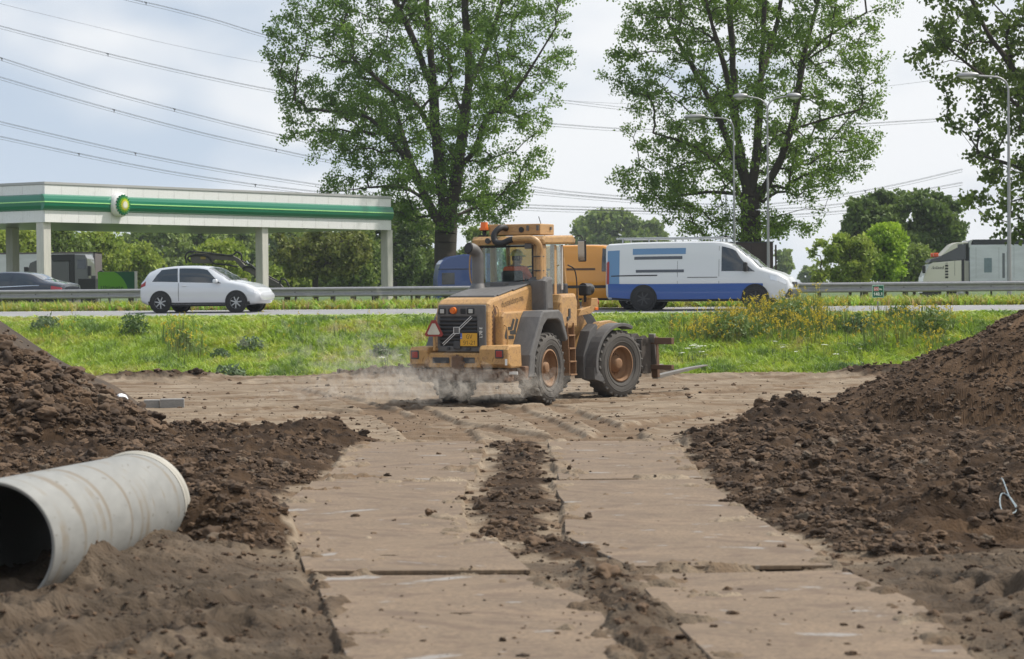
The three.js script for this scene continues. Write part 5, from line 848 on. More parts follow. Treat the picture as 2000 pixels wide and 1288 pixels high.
  part('petals', flower(0.46, 0.37, 0, 0.31, 0.40), std([0.006, 0.16, 0.06], 0.4), em); part('petals', flower(0.36, 0.27, 1, 0.32, 0.43), std([0.16, 0.42, 0.03], 0.4), em); part('petals', flower(0.27, 0.19, 0, 0.33, 0.46), std([0.62, 0.58, 0.03], 0.4), em); part('petals', flower(0.18, 0.11, 1, 0.34, 0.48), std([0.75, 0.74, 0.60], 0.4), em);
}
// a thing standing on the station ground at a column of the photograph; its front edge turned by turn
function stand(v, px, D, turn, y = SITEY) { const p = at(px, 560, D); v.position.set(p.x, y, p.z); v.rotation.y = turn; return FOCAL / D; }
function truckWheels(v, xs, half) { const tg = new THREE.LatheGeometry([[0.3, -0.15], [0.46, -0.15], [0.5, -0.1], [0.5, 0.1], [0.46, 0.15], [0.3, 0.15]].map(([a, b]) => new THREE.Vector2(a, b)), 28).rotateX(Math.PI / 2), rg = new THREE.LatheGeometry([[0.31, 0.13], [0.27, 0.05], [0.12, 0.10], [0, 0.10]].map(([a, b]) => new THREE.Vector2(a, b)), 24).rotateX(Math.PI / 2); for (const x of xs) for (const s of [1, -1]) { const g = new THREE.Group(); g.name = 'wheel'; v.add(g); g.position.set(x, 0.5, s * half); if (s < 0) g.rotation.y = Math.PI; part('tyre', tg, tyreBlack, g); part('rim', rg, alloy, g); } }
{ // cream truck with white trailer, facing the filling station; local +x points to its nose
  const v = thing('cream_truck', 'cream truck cab with orange beacon pulling a pale trailer behind the guardrail', 'truck'); const D = 158, sc = stand(v, 1845, D, Math.PI - 0.04);
  const top0 = EYE - SITEY + 77 / sc, cream = std([0.66, 0.63, 0.54], 0.4, 0, { clearcoat: 0.5 }), h = top0;
  const X = (px) => -(px - 1845) / sc, Y = (py) => (552 - py) / sc + EYE - SITEY;
  const cab = part('cab', prism([[X(1880), 0.9], [X(1880), Y(508)], [X(1872), Y(509)], [X(1818), Y(513)], [X(1812), Y(516)], [X(1804), Y(532)], [X(1800), Y(541)], [X(1798), 0.55], [X(1830), 0.5], [X(1830), 0.9]], -1.24, 1.24, 0.04), cream, v);
  part('upper_cab', prism([[X(1882), Y(508)], [X(1882), Y(478)], [X(1868), Y(478)], [X(1834), Y(501)], [X(1815), Y(506)], [X(1811), Y(513)], [X(1820), Y(512)], [X(1872), Y(508.5)]], -1.18, 1.18, 0.03), std([0.035, 0.042, 0.05], 0.25, 0, { clearcoat: 0.6 }), v, 'dark glazed upper cab');
  part('roof_spoiler', prism([[X(1886), Y(474)], [X(1866), Y(474)], [X(1856), Y(478)], [X(1834), Y(500)], [X(1846), Y(494)], [X(1866), Y(484)], [X(1866), Y(477.5)], [X(1886), Y(476)]], -1.2, 1.2, 0.02), cream, v);
  part('beacon', rbox(0.32, 0.26, 0.3, 0.05, X(1826), Y(498), 0.7), std([0.75, 0.10, 0.02], 0.3), v); part('beacon', rbox(0.32, 0.26, 0.3, 0.05, X(1826), Y(498), -0.7), std([0.75, 0.10, 0.02], 0.3), v);
  part('side_fairing', span(X(1888), X(1877), 0.7, Y(510), -1.18, 1.18, 0.03), std([0.34, 0.33, 0.30], 0.5), v); part('cab_gap', span(X(1879), X(1873), 0.7, Y(508), -1.26, 1.26, 0.01), std([0.03, 0.03, 0.035], 0.5), v);
  const side = Math.PI, zz = -1.2455;   // the side that faces the camera
  part('door_lettering', plane(25 / sc, 9 / sc, X(1827), Y(523), zz, 0, side, 0), decal(canvasTex(512, 184, (g, W, H) => { g.fillStyle = '#1d1b18'; g.font = 'italic bold 150px serif'; g.textAlign = 'center'; g.textBaseline = 'middle'; g.fillText('Asland', W / 2, H / 2, W * 0.96); })), v);
  for (let i = 0; i < 5; i++) part('vent', box(6 / sc, 3.6 / sc, 0.02, X(1844.5), Y(519.2 + i * 5.6), zz), blackMat, v);
  part('vent_lettering', plane(7 / sc, 2.4 / sc, X(1844.5), Y(514.4), zz - 0.001, 0, side, 0), decal(flatText('L UW', 7, 2.4, '#222', null, 'bold 150px sans-serif')), v);
  part('door_joint', box(0.02, 30 / sc, 0.012, X(1860), Y(524), zz + 0.001), darkGrey, v); part('mirror', rbox(0.2, 0.5, 0.25, 0.05, X(1800), Y(526), -1.4), blackMat, v); part('wheel_arch', put(cyl(0.62, 0.62, 0.02, 0, 0, 0, Math.PI / 2), X(1816), 0.62, zz + 0.002), blackMat, v);
  const tr = part('trailer_box', span(X(2120), X(1889), 1.1, Y(479), -1.27, 1.27, 0.03), std([0.66, 0.68, 0.73], 0.5, 0, { map: wearTex }), v, 'pale grey trailer printed with a building front');
  part('trailer_roof', [span(X(2120), X(1895), Y(478.8), Y(469), -1.29, 1.29, 0.02)], std([0.03, 0.032, 0.04], 0.5), v); part('trailer_roof', prism([[X(1895), Y(469)], [X(1887.5), Y(471)], [X(1887.5), Y(486)], [X(1891), Y(479)]], -1.28, 1.28, 0.01), std([0.52, 0.52, 0.53], 0.5), v);
  part('printed_window', box(15 / sc, 28 / sc, 0.01, X(1924), Y(519), -1.274), std([0.20, 0.27, 0.32], 0.4, 0, { map: mottleTex }), tr); part('printed_window', box(5 / sc, 48 / sc, 0.01, X(1954), Y(520), -1.274), std([0.13, 0.14, 0.16], 0.4), tr); part('printed_window', box(5 / sc, 50 / sc, 0.01, X(1963), Y(518), -1.274), std([0.17, 0.18, 0.20], 0.4), tr);
  for (const px of [1901, 1945, 1974]) part('panel_joint', box(0.03, 60 / sc, 0.008, X(px), Y(514), -1.272), std([0.42, 0.43, 0.46], 0.5), tr);
  truckWheels(v, [X(1816), X(1872), X(2050), X(2085)], 1.05);
}
{ // dark grey truck and white trailer at the pumps
  const t = thing('white_trailer', 'long white box trailer standing behind the canopy columns', 'trailer'); const D2 = 152; let sc = stand(t, 85, D2, 0.0);
  const Y = (py) => (568 - py) / sc + EYE - SITEY;
  part('trailer_box', span((-150 - 85) / sc, (184 - 85) / sc, 1.0, Y(494), -2.5, 0, 0.04), std([0.66, 0.67, 0.68], 0.5, 0, { map: wearTex }), t); part('trailer_edge', [span((-150 - 85) / sc, (186 - 85) / sc, Y(496), Y(493), -2.52, 0.02), span((182 - 85) / sc, (186 - 85) / sc, 1.0, Y(493.2), -2.52, 0.02)], std([0.12, 0.10, 0.10], 0.6), t); truckWheels(t, [-5, -3.6, 2.4], -1.2);
  const v = thing('grey_truck', 'dark grey truck tractor standing in front of the white trailer', 'truck'); const D = 146; sc = stand(v, 108, D, 0.0);
  const X = (px) => (px - 108) / sc, dk = std([0.075, 0.075, 0.072], 0.4, 0, { clearcoat: 0.4 });
  part('side_fairing', prism([[X(54), 0.6], [X(54), Y(528)], [X(58), Y(514)], [X(76), Y(506)], [X(96), Y(498)], [X(135), Y(512)], [X(135), 0.6]], -2.45, -0.02, 0.02), dk, v);
  part('cab', prism([[X(136), 0.5], [X(136), Y(498)], [X(146), Y(497)], [X(166), Y(498)], [X(170), Y(506)], [X(173), Y(540)], [X(173), 0.5]], -2.5, 0, 0.05), std([0.10, 0.102, 0.098], 0.35, 0, { clearcoat: 0.6 }), v);
  part('roof_spoiler', prism([[X(96), Y(500)], [X(104), Y(511)], [X(146), Y(511)], [X(146), Y(497)], [X(102), Y(497.5)]], -2.3, 0.03, 0.02), blackMat, v); part('cab_gap', span(X(136), X(146), 0.5, Y(511), -2.4, 0.03, 0.01), blackMat, v);
  part('side_window', span(X(151), X(168), Y(526), Y(507), -0.02, 0.012, 0.005), carGlass, v); part('mirror', rbox(0.2, 0.6, 0.3, 0.05, X(176), Y(530), 0.2), blackMat, v); part('air_deflector', rbox(0.25, 0.3, 0.2, 0.04, X(51), Y(526), 0), blackMat, v);
  truckWheels(v, [X(70), X(160)], -0.2);
  const b = thing('pump_cabinet', 'black cabinet beside the green promotion board', 'cabinet'); sc = stand(b, 168, 136, 0); part('body', span(-16 / sc, 18 / sc, 0, Y(540) * 0.93, -0.9, 0, 0.03), blackMat, b); part('top_box', span(9 / sc, 17 / sc, Y(540) * 0.93, Y(534) * 0.93, -0.5, -0.1, 0.02), darkGrey, b); part('hose', new THREE.TorusGeometry(6 / sc, 0.05, 6, 24, Math.PI).translate(28 / sc, Y(533) * 0.95, -0.3), blackMat, b);
}
{
  const v = thing('promotion_board', 'green promotion board reading Ultimate beside the filling station', 'sign'); const sc = stand(v, 229, 130, 0.1), Y = (py) => (567 - py) / sc + EYE - SITEY, w = 76 / sc, y1 = Y(531), y0 = Y(572);
  part('panel', rbox(w, y1 - y0, 0.08, 0.01, 0, (y0 + y1) / 2, 0), greyPlastic, v); part('post', box(0.1, y1, 0.1, -w / 2 + 0.05, y1 / 2, -0.05), creamMat, v); part('post', box(0.14, y1, 0.12, w / 2 - 0.06, y1 / 2 + 0.02, 0.03), creamMat, v);
  part('board_face', plane(w * 0.99, (y1 - y0) * 0.99, 0, (y0 + y1) / 2, 0.042), solidPrint(canvasTex(512, 280, (g, W, H) => { g.fillStyle = '#0d5232'; g.fillRect(0, 0, W, H); g.fillStyle = '#5d9a1c'; g.beginPath(); g.moveTo(0, 0); g.lineTo(W * 0.42, 0); g.quadraticCurveTo(W * 0.72, H * 0.3, W * 0.78, H); g.lineTo(0, H); g.fill(); g.fillStyle = '#16381a'; g.font = 'bold 72px sans-serif'; g.textAlign = 'center'; g.fillText('Ultimate', W * 0.36, H * 0.86); })), v);
}
{ // excavator arm standing behind the passing hatchback
  const v = thing('excavator', 'grey excavator arm with black hoses showing above the silver car', 'excavator'); const D = 138, sc = stand(v, 440, D, 0), X = (px) => (px - 440) / sc, Y = (py) => (565 - py) / sc + EYE - SITEY;
  const am = std([0.13, 0.115, 0.105], 0.6, 0, { map: wearTex });
  part('boom', prism([[X(372), Y(498)], [X(386), Y(494)], [X(420), Y(497)], [X(456), Y(500)], [X(468), Y(506)], [X(478), Y(518)], [X(500), Y(527)], [X(500), Y(541)], [X(474), Y(526)], [X(460), Y(510)], [X(420), Y(507)], [X(412), Y(515)], [X(376), Y(514)]], -0.25, 0.25, 0.02), am, v);
  part('stick', prism([[X(498), Y(527)], [X(548), Y(556)], [X(556), Y(566)], [X(530), Y(560)], [X(498), Y(541)]], -0.2, 0.2, 0.02), am, v); part('marking', box(10 / sc, 5 / sc, 0.02, X(398), Y(504), 0.262), std([0.35, 0.24, 0.04], 0.6), v);
  for (const l of [[[366, 514], [364, 500], [370, 492], [386, 492], [430, 497], [456, 499], [464, 493], [472, 497], [473, 510]], [[374, 512], [368, 504], [380, 498], [408, 502], [418, 514], [440, 517], [466, 522]], [[478, 530], [476, 524], [486, 521], [510, 532], [546, 552]], [[547, 556], [550, 547], [558, 548], [566, 562]], [[474, 510], [480, 514], [492, 519], [500, 526]]]) part('hose', tube(l.map(([x, y]) => V(X(x), Y(y), 0.3)), 0.055, 50, 6), blackMat, v);
  part('undercarriage', [rbox(4.2, 0.8, 0.5, 0.3, X(430), 0.4, -0.2), rbox(4.2, 0.8, 0.5, 0.3, X(430), 0.4, -2.2)], darkGrey, v); part('house', rbox(3.2, 1.0, 2.4, 0.1, X(420), 1.3, -1.2), am, v);
}
{ // blue truck
  const v = thing('blue_truck', 'blue truck cab standing under the tall tree beyond the guardrail', 'truck'); const D = 113, sc = stand(v, 905, D, 0.12), X = (px) => (px - 905) / sc, Y = (py) => (561 - py) / sc + EYE - SITEY, bl = std([0.035, 0.075, 0.24], 0.4, 0, { clearcoat: 0.5 });
  part('cab', prism([[X(854), 0.5], [X(854), Y(545)], [X(857), Y(528)], [X(860), Y(516)], [X(866), Y(508)], [X(880), Y(501)], [X(905), Y(497)], [X(960), Y(496)], [X(960), 0.5]], -2.4, 0, 0.06), bl, v);
  part('side_window', span(X(863), X(888), Y(556), Y(533), -0.03, 0.012, 0.006), carGlass, v); part('trim_line', span(X(856), X(958), Y(527), Y(525), -0.03, 0.01), std([0.02, 0.03, 0.07], 0.5), v); part('load_bed', span(X(962), X(1090), 0.8, Y(548), -2.4, 0, 0.03), darkGrey, v); part('windscreen', put(box(0.02, 0.8, 2.0, 0, 0, 0), X(857.5), Y(535), -1.2, 0, 0, -0.15), carGlass, v); truckWheels(v, [X(880), X(1050)], -0.2);
  const b = thing('brown_container', 'dark brown container standing behind the white van', 'container'); const s2 = stand(b, 1450, 113, 0); const t2 = (557 - 476) / s2 + EYE - SITEY; part('body', span(-150 / s2, 61 / s2, 0.02, t2, -2.4, 0, 0.02), std([0.055, 0.035, 0.032], 0.6, 0, { map: wearTex }), b); for (let i = 0; i < 10; i++) part('rib', box(0.08, t2 - 0.2, 0.05, -140 / s2 + i * 0.55, t2 / 2, 0.02), std([0.05, 0.032, 0.03], 0.6), b); part('top_rail', span(-150 / s2, 61.5 / s2, t2, t2 + 0.06, -2.42, 0.02), darkGrey, b);
}
// ---------- lamp posts ----------
const lampMat = std([0.34, 0.34, 0.35], 0.5, 0.5), lensMat = std([0.6, 0.6, 0.58], 0.2);
function lampPost(px, topPy, D, arms, armPx, label, r = 0.052) {
  const v = thing('lamp_post', label, 'lamp post', 'road lamps'), p = at(px, topPy, D), y = p.y - SITEY; v.position.set(p.x, SITEY, p.z);
  const sc = FOCAL / D; part('pole', [cyl(r * 0.6, r, y * 0.55, 0, y * 0.715, 0, 0, 0, 0, 12), cyl(r * 1.0, r * 1.45, y * 0.45, 0, y * 0.225, 0, 0, 0, 0, 12)], lampMat, v);
  for (const s of arms) { const L1 = armPx / sc; part('arm', tube([V(0, y * 0.985, 0), V(s * 0.08, y + 0.12, 0), V(s * 0.30, y + 0.30, 0), V(s * L1 * 0.5, y + 0.38, 0), V(s * L1 * 0.82, y + 0.42, 0)], r * 0.62, 24, 8), lampMat, v); const h = part('lamp_head', put(new THREE.SphereGeometry(1, 18, 10).scale(L1 * 0.24, 0.12, 0.16), s * L1 * 0.84, y + 0.43, 0, 0, 0, -s * 0.04), lampMat, v); part('lens', put(new THREE.SphereGeometry(1, 16, 8, 0, 6.3, Math.PI / 2, Math.PI / 2).scale(L1 * 0.18, 0.13, 0.13), s * L1 * 0.86, y + 0.39, 0), lensMat, h); }
}
lampPost(1499, 208, 98, [-1, 1], 62, 'two-armed lamp post in front of the broad tree');
lampPost(1433, 246, 108, [-1], 90, 'one-armed lamp post beside the two-armed lamp post');
lampPost(1970, 168, 92, [-1], 94, 'tall one-armed lamp post beside the pale trailer', 0.068);
lampPost(1418, 372, 190, [], 10, 'thin bare far pole beside the tree trunk', 0.09);
lampPost(1411, 392, 200, [], 10, 'shorter thin bare far pole beside the tree trunk', 0.08);
// ---------- trees ----------
const barkMat = std([0.075, 0.060, 0.048], 0.95, 0, { map: mottleTex, bumpMap: grainTex, bumpScale: 0.03 });
const leafMats = new Map();
function leafMat(k) { if (!leafMats.has(k)) leafMats.set(k, new THREE.MeshPhysicalMaterial({ vertexColors: true, color: L(1, 1, 1), roughness: 0.8, specularIntensity: 0.45, transmission: k, thickness: 0, side: THREE.DoubleSide })); return leafMats.get(k); }
/* profile: rows of [py, left px, right px]; limbs: lists of [px, py, depth offset in metres] with the trunk first; leaves hang at branch ends grown towards points in the crown */
function tree(o) {
  const { D, profile, seed } = o, rnd = rngOf(seed), t = thing(o.name ?? 'tree', o.label, 'tree', o.group), sc = FOCAL / D, groundY = o.ground ?? SITEY;
  const rows = profile, widthAt = (py) => { let i = 0; while (i < rows.length - 2 && py > rows[i + 1][0]) i++; const f = Math.max(0, Math.min(1, (py - rows[i][0]) / (rows[i + 1][0] - rows[i][0]))); return [mix(rows[i][1], rows[i + 1][1], f), mix(rows[i][2], rows[i + 1][2], f)]; };
  const y0 = rows[0][0], y1 = rows[rows.length - 1][0], mid = widthAt((y0 + y1) / 2), cpx = (mid[0] + mid[1]) / 2;
  const base = at(o.trunkPx ?? cpx, 560, D); base.y = groundY; t.position.copy(base);
  const loc = (px, py, dz = 0) => { const p = at(px, py, D); return V(p.x - base.x, p.y - base.y, dz); };
  const nodes = [], addNode = (p, parent) => { nodes.push({ p, parent, len: parent < 0 ? 0 : nodes[parent].len + p.distanceTo(nodes[parent].p), n: 0, r: 0 }); return nodes.length - 1; };
  const limbs = o.limbs ?? [[[o.trunkPx ?? cpx, null, 0], [(o.trunkPx ?? cpx) + 2, mix(y0, y1, 0.62), 0], [cpx, mix(y0, y1, 0.35), 0]]];
  addNode(V(0, -0.2, 0), -1);
  for (const l of limbs) {
    const pts = l.map(([px, py, dz]) => (py === null ? V(0, -0.1, 0) : loc(px, py, dz ?? 0)));
    let par = 0, e = 1e9; nodes.forEach((n, i) => { const q = n.p.distanceTo(pts[0]); if (q < e) { e = q; par = i; } });
    const c = new THREE.CatmullRomCurve3(pts), k = Math.max(3, Math.round(c.getLength() / 0.7));
    for (let i = e < 0.05 ? 1 : 0; i <= k; i++) { const p = c.getPoint(i / k); p.add(V((rnd() - 0.5) * 0.07, 0, (rnd() - 0.5) * 0.07)); par = addNode(p, par); }
  }
  // growth points
  const pts = [], gap = o.gap ?? 0.0, cs = o.clump ?? 0.45;
  let guard = 0;
  while (pts.length < o.points && guard++ < o.points * 60) {
    const py = mix(y0, y1, rnd()), [l, r] = widthAt(py), hw = (r - l) / 2; if (rnd() * (o.maxHalf ?? 320) > hw) continue;
    const a = rnd() * 6.283, q = Math.pow(rnd(), 0.42), u = Math.cos(a) * q, v = Math.sin(a) * q;
    const p = loc((l + r) / 2 + u * hw, py, 0); p.z = v * hw / sc * (o.deep ?? 0.8); if (p.y < 0.6) continue;
    if (noise3.noise(p.x * cs + seed, p.y * cs * 1.25, p.z * cs) + 0.4 * noise3.noise(p.x * cs * 2.3, p.y * cs * 2.3, p.z * cs * 2.3 + seed) < gap - 0.16) continue;
    pts.push(p);
  }
  const near = pts.map((p) => { let e = 1e9; for (const n of nodes) e = Math.min(e, n.p.distanceToSquared(p)); return e; });
  const order = pts.map((_, i) => i).sort((a, b) => near[a] - near[b]), tips = [];
  for (const i of order) {
    const p = pts[i]; let best = 0, e = 1e9;
    for (let k = 1; k < nodes.length; k++) { const n = nodes[k], d = n.p.distanceTo(p), up = n.p.y > p.y + 0.2 ? (n.p.y - p.y) * 0.8 : 0, c = d + 0.16 * n.len + up; if (c < e) { e = c; best = k; } }
    const a = nodes[best].p, d = a.distanceTo(p), m = a.clone().lerp(p, 0.5).add(V((rnd() - 0.5) * 0.22 * d, 0.10 * d * (o.lift ?? 1), (rnd() - 0.5) * 0.22 * d));
    const mi = addNode(m, best), ti = addNode(p.clone(), mi); tips.push(ti);
  }
  for (const k of tips) { let j = k; while (j >= 0) { nodes[j].n++; j = nodes[j].parent; } }
  const total = Math.max(1, nodes[0].n), tr = o.trunkR ?? 0.3, pw = o.power ?? 0.54;
  for (const n of nodes) n.r = Math.max(o.twig ?? 0.010, tr * Math.pow(Math.max(1, n.n) / total, pw));
  const wood = []; for (const n of nodes) if (n.parent >= 0) { const p = nodes[n.parent]; if (p.p.distanceTo(n.p) < 1e-3) continue; wood.push(bar(p.p, n.p, Math.min(p.r, n.r * 1.25), n.r, n.r > 0.12 ? 9 : 5)); }
  part('trunk', join(wood), o.bark ?? barkMat, t);
  // leaves
  const N = o.leaves, pos = new Float32Array(N * 12), col = new Float32Array(N * 12), idx = new Uint32Array(N * 6), c1 = o.colors[0], c2 = o.colors[1], A = V(0, 0, 0), Bv = V(0, 0, 0), C = V(0, 0, 0);
  for (let i = 0; i < N; i++) {
    const n = nodes[tips[Math.floor(rnd() * tips.length)]], p = nodes[n.parent].p, f = Math.pow(rnd(), 0.5), sp = (o.spread ?? 0.5) * (0.35 + 0.65 * rnd());
    C.copy(p).lerp(n.p, f * 1.12); const th = rnd() * 6.283, ph = Math.acos(2 * rnd() - 1), rr = Math.cbrt(rnd()) * sp; C.x += Math.sin(ph) * Math.cos(th) * rr; C.z += Math.sin(ph) * Math.sin(th) * rr; C.y += Math.cos(ph) * rr * 0.8;
    const s = o.leaf * (0.65 + 0.7 * rnd()); A.set(rnd() - 0.5, rnd() * 0.9 - 0.75, rnd() - 0.5).normalize(); Bv.set(rnd() - 0.5, rnd() - 0.5, rnd() - 0.5).cross(A).normalize(); A.multiplyScalar(s * 0.5); Bv.multiplyScalar(s * 0.36);
    const q = i * 12; pos[q] = C.x - A.x; pos[q + 1] = C.y - A.y; pos[q + 2] = C.z - A.z; pos[q + 3] = C.x + Bv.x - A.x * 0.15; pos[q + 4] = C.y + Bv.y - A.y * 0.15; pos[q + 5] = C.z + Bv.z - A.z * 0.15; pos[q + 6] = C.x + A.x; pos[q + 7] = C.y + A.y; pos[q + 8] = C.z + A.z; pos[q + 9] = C.x - Bv.x - A.x * 0.15; pos[q + 10] = C.y - Bv.y - A.y * 0.15; pos[q + 11] = C.z - Bv.z - A.z * 0.15;
    const m = Math.max(0, Math.min(1, 0.5 + 0.9 * noise3.noise(C.x * 0.5 + seed, C.y * 0.5, C.z * 0.5) + (rnd() - 0.5) * 0.7)), k = 0.8 + 0.4 * rnd(); for (let v = 0; v < 4; v++) for (let ch = 0; ch < 3; ch++) col[q + v * 3 + ch] = mix(c1[ch], c2[ch], m) * k;
    idx.set([i * 4, i * 4 + 1, i * 4 + 2, i * 4, i * 4 + 2, i * 4 + 3], i * 6);
  }
  const g = new THREE.BufferGeometry(); g.setAttribute('position', new THREE.BufferAttribute(pos, 3)); g.setAttribute('color', new THREE.BufferAttribute(col, 3)); g.setIndex(new THREE.BufferAttribute(idx, 1)); g.computeVertexNormals();
  part('crown', g, leafMat(o.through ?? 0.5), t).userData.kind = 'stuff';
  return t;
}
const POPLAR = [[0.098, 0.190, 0.022], [0.205, 0.335, 0.036]];
tree({ name: 'poplar_tree', label: 'tall poplar with forked dark stems behind the filling station and loader', D: 128, seed: 101, trunkPx: 872, trunkR: 0.60, points: 2000, leaves: 122000, leaf: 0.142, spread: 0.62, colors: POPLAR, maxHalf: 330, gap: 0.12, clump: 0.38,
  profile: [[-320, 780, 960], [-200, 660, 1040], [-80, 590, 1110], [0, 555, 1130], [60, 512, 1105], [110, 500, 1130], [150, 530, 1105], [205, 548, 1092], [235, 536, 1085], [290, 560, 1068], [330, 622, 1078], [360, 610, 1060], [400, 650, 1035], [425, 740, 1010], [446, 800, 960]],
  limbs: [[[872, null], [870, 500], [872, 440]], [[872, 440], [862, 350], [850, 240], [843, 120], [832, 0], [828, -200]], [[876, 440], [892, 340], [906, 240], [916, 130], [908, 0], [905, -220]], [[866, 445], [835, 395], [808, 330], [784, 260, -1], [766, 195, -1.5]], [[808, 330], [770, 282, 1], [720, 232, 1.5], [640, 222, 2]], [[835, 395], [790, 366, -1], [735, 362, -2], [650, 372, -2]], [[896, 330], [930, 290, 1], [948, 240, 1.5], [1005, 185, 2], [1085, 60, 2]], [[880, 430], [930, 402, -1], [985, 388, -2]], [[855, 280], [815, 210, 2], [775, 190, 3], [690, 120, 3]], [[908, 230], [880, 160, -2], [870, 60, -3]], [[846, 180], [800, 60, 1], [740, -60, 2]], [[912, 180], [960, 60, -2], [1000, -80, -2]]] });
tree({ name: 'poplar_tree', label: 'broad poplar with many upright stems behind the two-armed lamp post', D: 116, seed: 202, trunkPx: 1468, trunkR: 0.50, points: 1800, leaves: 100000, leaf: 0.134, spread: 0.58, colors: [[0.108, 0.195, 0.024], [0.222, 0.345, 0.038]], maxHalf: 300, gap: 0.12, clump: 0.4,
  profile: [[-320, 1380, 1580], [-180, 1270, 1680], [-60, 1190, 1740], [0, 1165, 1755], [40, 1215, 1752], [90, 1205, 1735], [145, 1168, 1730], [200, 1195, 1738], [255, 1205, 1752], [305, 1225, 1732], [345, 1186, 1690], [385, 1205, 1625], [420, 1300, 1628], [455, 1312, 1590], [480, 1440, 1500]],
  limbs: [[[1468, null], [1467, 440], [1464, 385]], [[1464, 385], [1446, 300], [1436, 190], [1428, 60], [1420, -200]], [[1466, 390], [1478, 290], [1484, 180], [1492, 60], [1500, -220]], [[1470, 400], [1515, 330, 0.5], [1545, 240, 1], [1562, 120, 1.2], [1600, -20, 1.5]], [[1456, 360], [1425, 270, -1], [1395, 200, -1.5], [1340, 90, -2], [1270, -40, -2]], [[1452, 390], [1410, 335, 1], [1350, 290, 2], [1270, 265, 2]], [[1490, 395], [1530, 372, -1], [1590, 390, -2]], [[1480, 300], [1530, 262, 2], [1600, 240, 2.5], [1690, 215, 3]], [[1444, 280], [1410, 150, 2], [1370, 20, 3], [1340, -120, 3]], [[1486, 160], [1530, 20, -2], [1560, -150, -2]], [[1454, 380], [1390, 372, -2], [1300, 380, -2.5], [1240, 360, -2.5]], [[1560, 130], [1620, 70, -1], [1700, 20, -1]]] });
tree({ name: 'broadleaf_tree', label: 'dark big-leaved tree hanging over the tall one-armed lamp post', D: 100, seed: 303, trunkPx: 2110, trunkR: 0.45, points: 1000, leaves: 38000, leaf: 0.21, spread: 0.62, colors: [[0.095, 0.150, 0.024], [0.180, 0.250, 0.036]], maxHalf: 330, gap: 0.08, clump: 0.7, through: 0.35,
  profile: [[-260, 1950, 2280], [-100, 1790, 2420], [0, 1762, 2460], [50, 1800, 2460], [100, 1762, 2460], [160, 1810, 2450], [205, 1835, 2450], [250, 1838, 2440], [300, 1858, 2400], [350, 1885, 2380], [400, 1872, 2360], [445, 1932, 2300], [480, 2000, 2250]],
  limbs: [[[2110, null], [2108, 420], [2100, 250]], [[2100, 300], [2020, 180, -0.5], [1940, 60, -1], [1880, -60, -1]], [[2104, 380], [2020, 260, 1], [1950, 190, 1.5], [1850, 110, 1.5]], [[2100, 250], [2090, 0], [2080, -200]], [[2106, 400], [2010, 330, -1], [1930, 300, -1.5]], [[2106, 420], [2030, 400, 1], [1950, 400, 1.5]]] });
tree({ name: 'young_tree', label: 'small spreading tree with many thin stems seen under the canopy', D: 158, seed: 404, trunkPx: 617, trunkR: 0.20, points: 420, leaves: 9000, leaf: 0.26, spread: 0.5, colors: [[0.150, 0.190, 0.036], [0.230, 0.250, 0.050]], maxHalf: 110, gap: 0.02, power: 0.42,
  profile: [[432, 570, 670], [450, 535, 705], [475, 522, 722], [500, 520, 725], [520, 532, 712], [540, 560, 680]], limbs: [[[617, null], [616, 545], [616, 530]], [[616, 540], [600, 510], [575, 480], [545, 470]], [[616, 535], [625, 500], [655, 475], [690, 470]], [[616, 535], [608, 500], [605, 460]], [[617, 535], [640, 515, 1], [680, 505, 1]]] });
// trees beyond
const rnd9 = rngOf(909);
const mound = (cx, y0, y1, w, k = 0.25) => { const r = []; for (let i = 0; i <= 7; i++) { const f = i / 7, s = Math.pow(Math.sin(Math.PI * Math.min(1, 0.13 + f * 0.72)), 0.75); r.push([mix(y0, y1, f), cx - w / 2 * s * (1 + k * (rnd9() - 0.5)), cx + w / 2 * s * (1 + k * (rnd9() - 0.5))]); } return r; };
const far = (label, cx, y0, y1, w, D, seed, colors, more = {}) => tree({ label, D, seed, trunkPx: cx, points: more.points ?? 240, leaves: more.leaves ?? 6500, leaf: more.leaf ?? 0.42, spread: more.spread ?? 0.8, colors, maxHalf: w / 2, profile: mound(cx, y0, y1, w), trunkR: more.trunkR ?? 0.22, group: 'trees beyond the road', gap: -0.05, ...more });
const YG = [[0.245, 0.345, 0.045], [0.365, 0.430, 0.065]], MG = [[0.150, 0.230, 0.042], [0.250, 0.325, 0.058]], DG = [[0.085, 0.145, 0.026], [0.165, 0.240, 0.040]], BR = [[0.30, 0.46, 0.030], [0.42, 0.56, 0.045]];
far('round dark green tree behind the bright green tree and cream truck', 1768, 378, 545, 250, 190, 11, DG, { points: 520, leaves: 26000, leaf: 0.36 });
far('small dark green tree attached to the flank of the round dark tree', 1690, 392, 545, 100, 188, 12, DG, { points: 260, leaves: 10000, leaf: 0.36 });
far('bright lime green tree standing beside the yellowish bush', 1728, 440, 556, 92, 150, 13, BR, { points: 280, leaves: 9000, leaf: 0.24, spread: 0.5, trunkR: 0.12 });
far('yellowish green airy bush left unshaded beside the lime green tree'.replace('left unshaded ', ''), 1660, 462, 556, 104, 148, 14, YG, { points: 280, leaves: 7500, leaf: 0.22, spread: 0.5, trunkR: 0.10 });
far('thin sparse yellowish sapling at the edge of the airy bush', 1602, 470, 556, 46, 147, 15, YG, { points: 90, leaves: 900, leaf: 0.2, spread: 0.35, trunkR: 0.06 });
far('mid green bush between the lime tree and the cream truck', 1785, 484, 556, 80, 172, 16, MG, { leaves: 9000, leaf: 0.26, trunkR: 0.12 });
far('hazy rounded tree far behind the orange van', 1190, 416, 545, 150, 430, 21, MG, { leaf: 0.85, spread: 1.6, points: 300, leaves: 12000 });
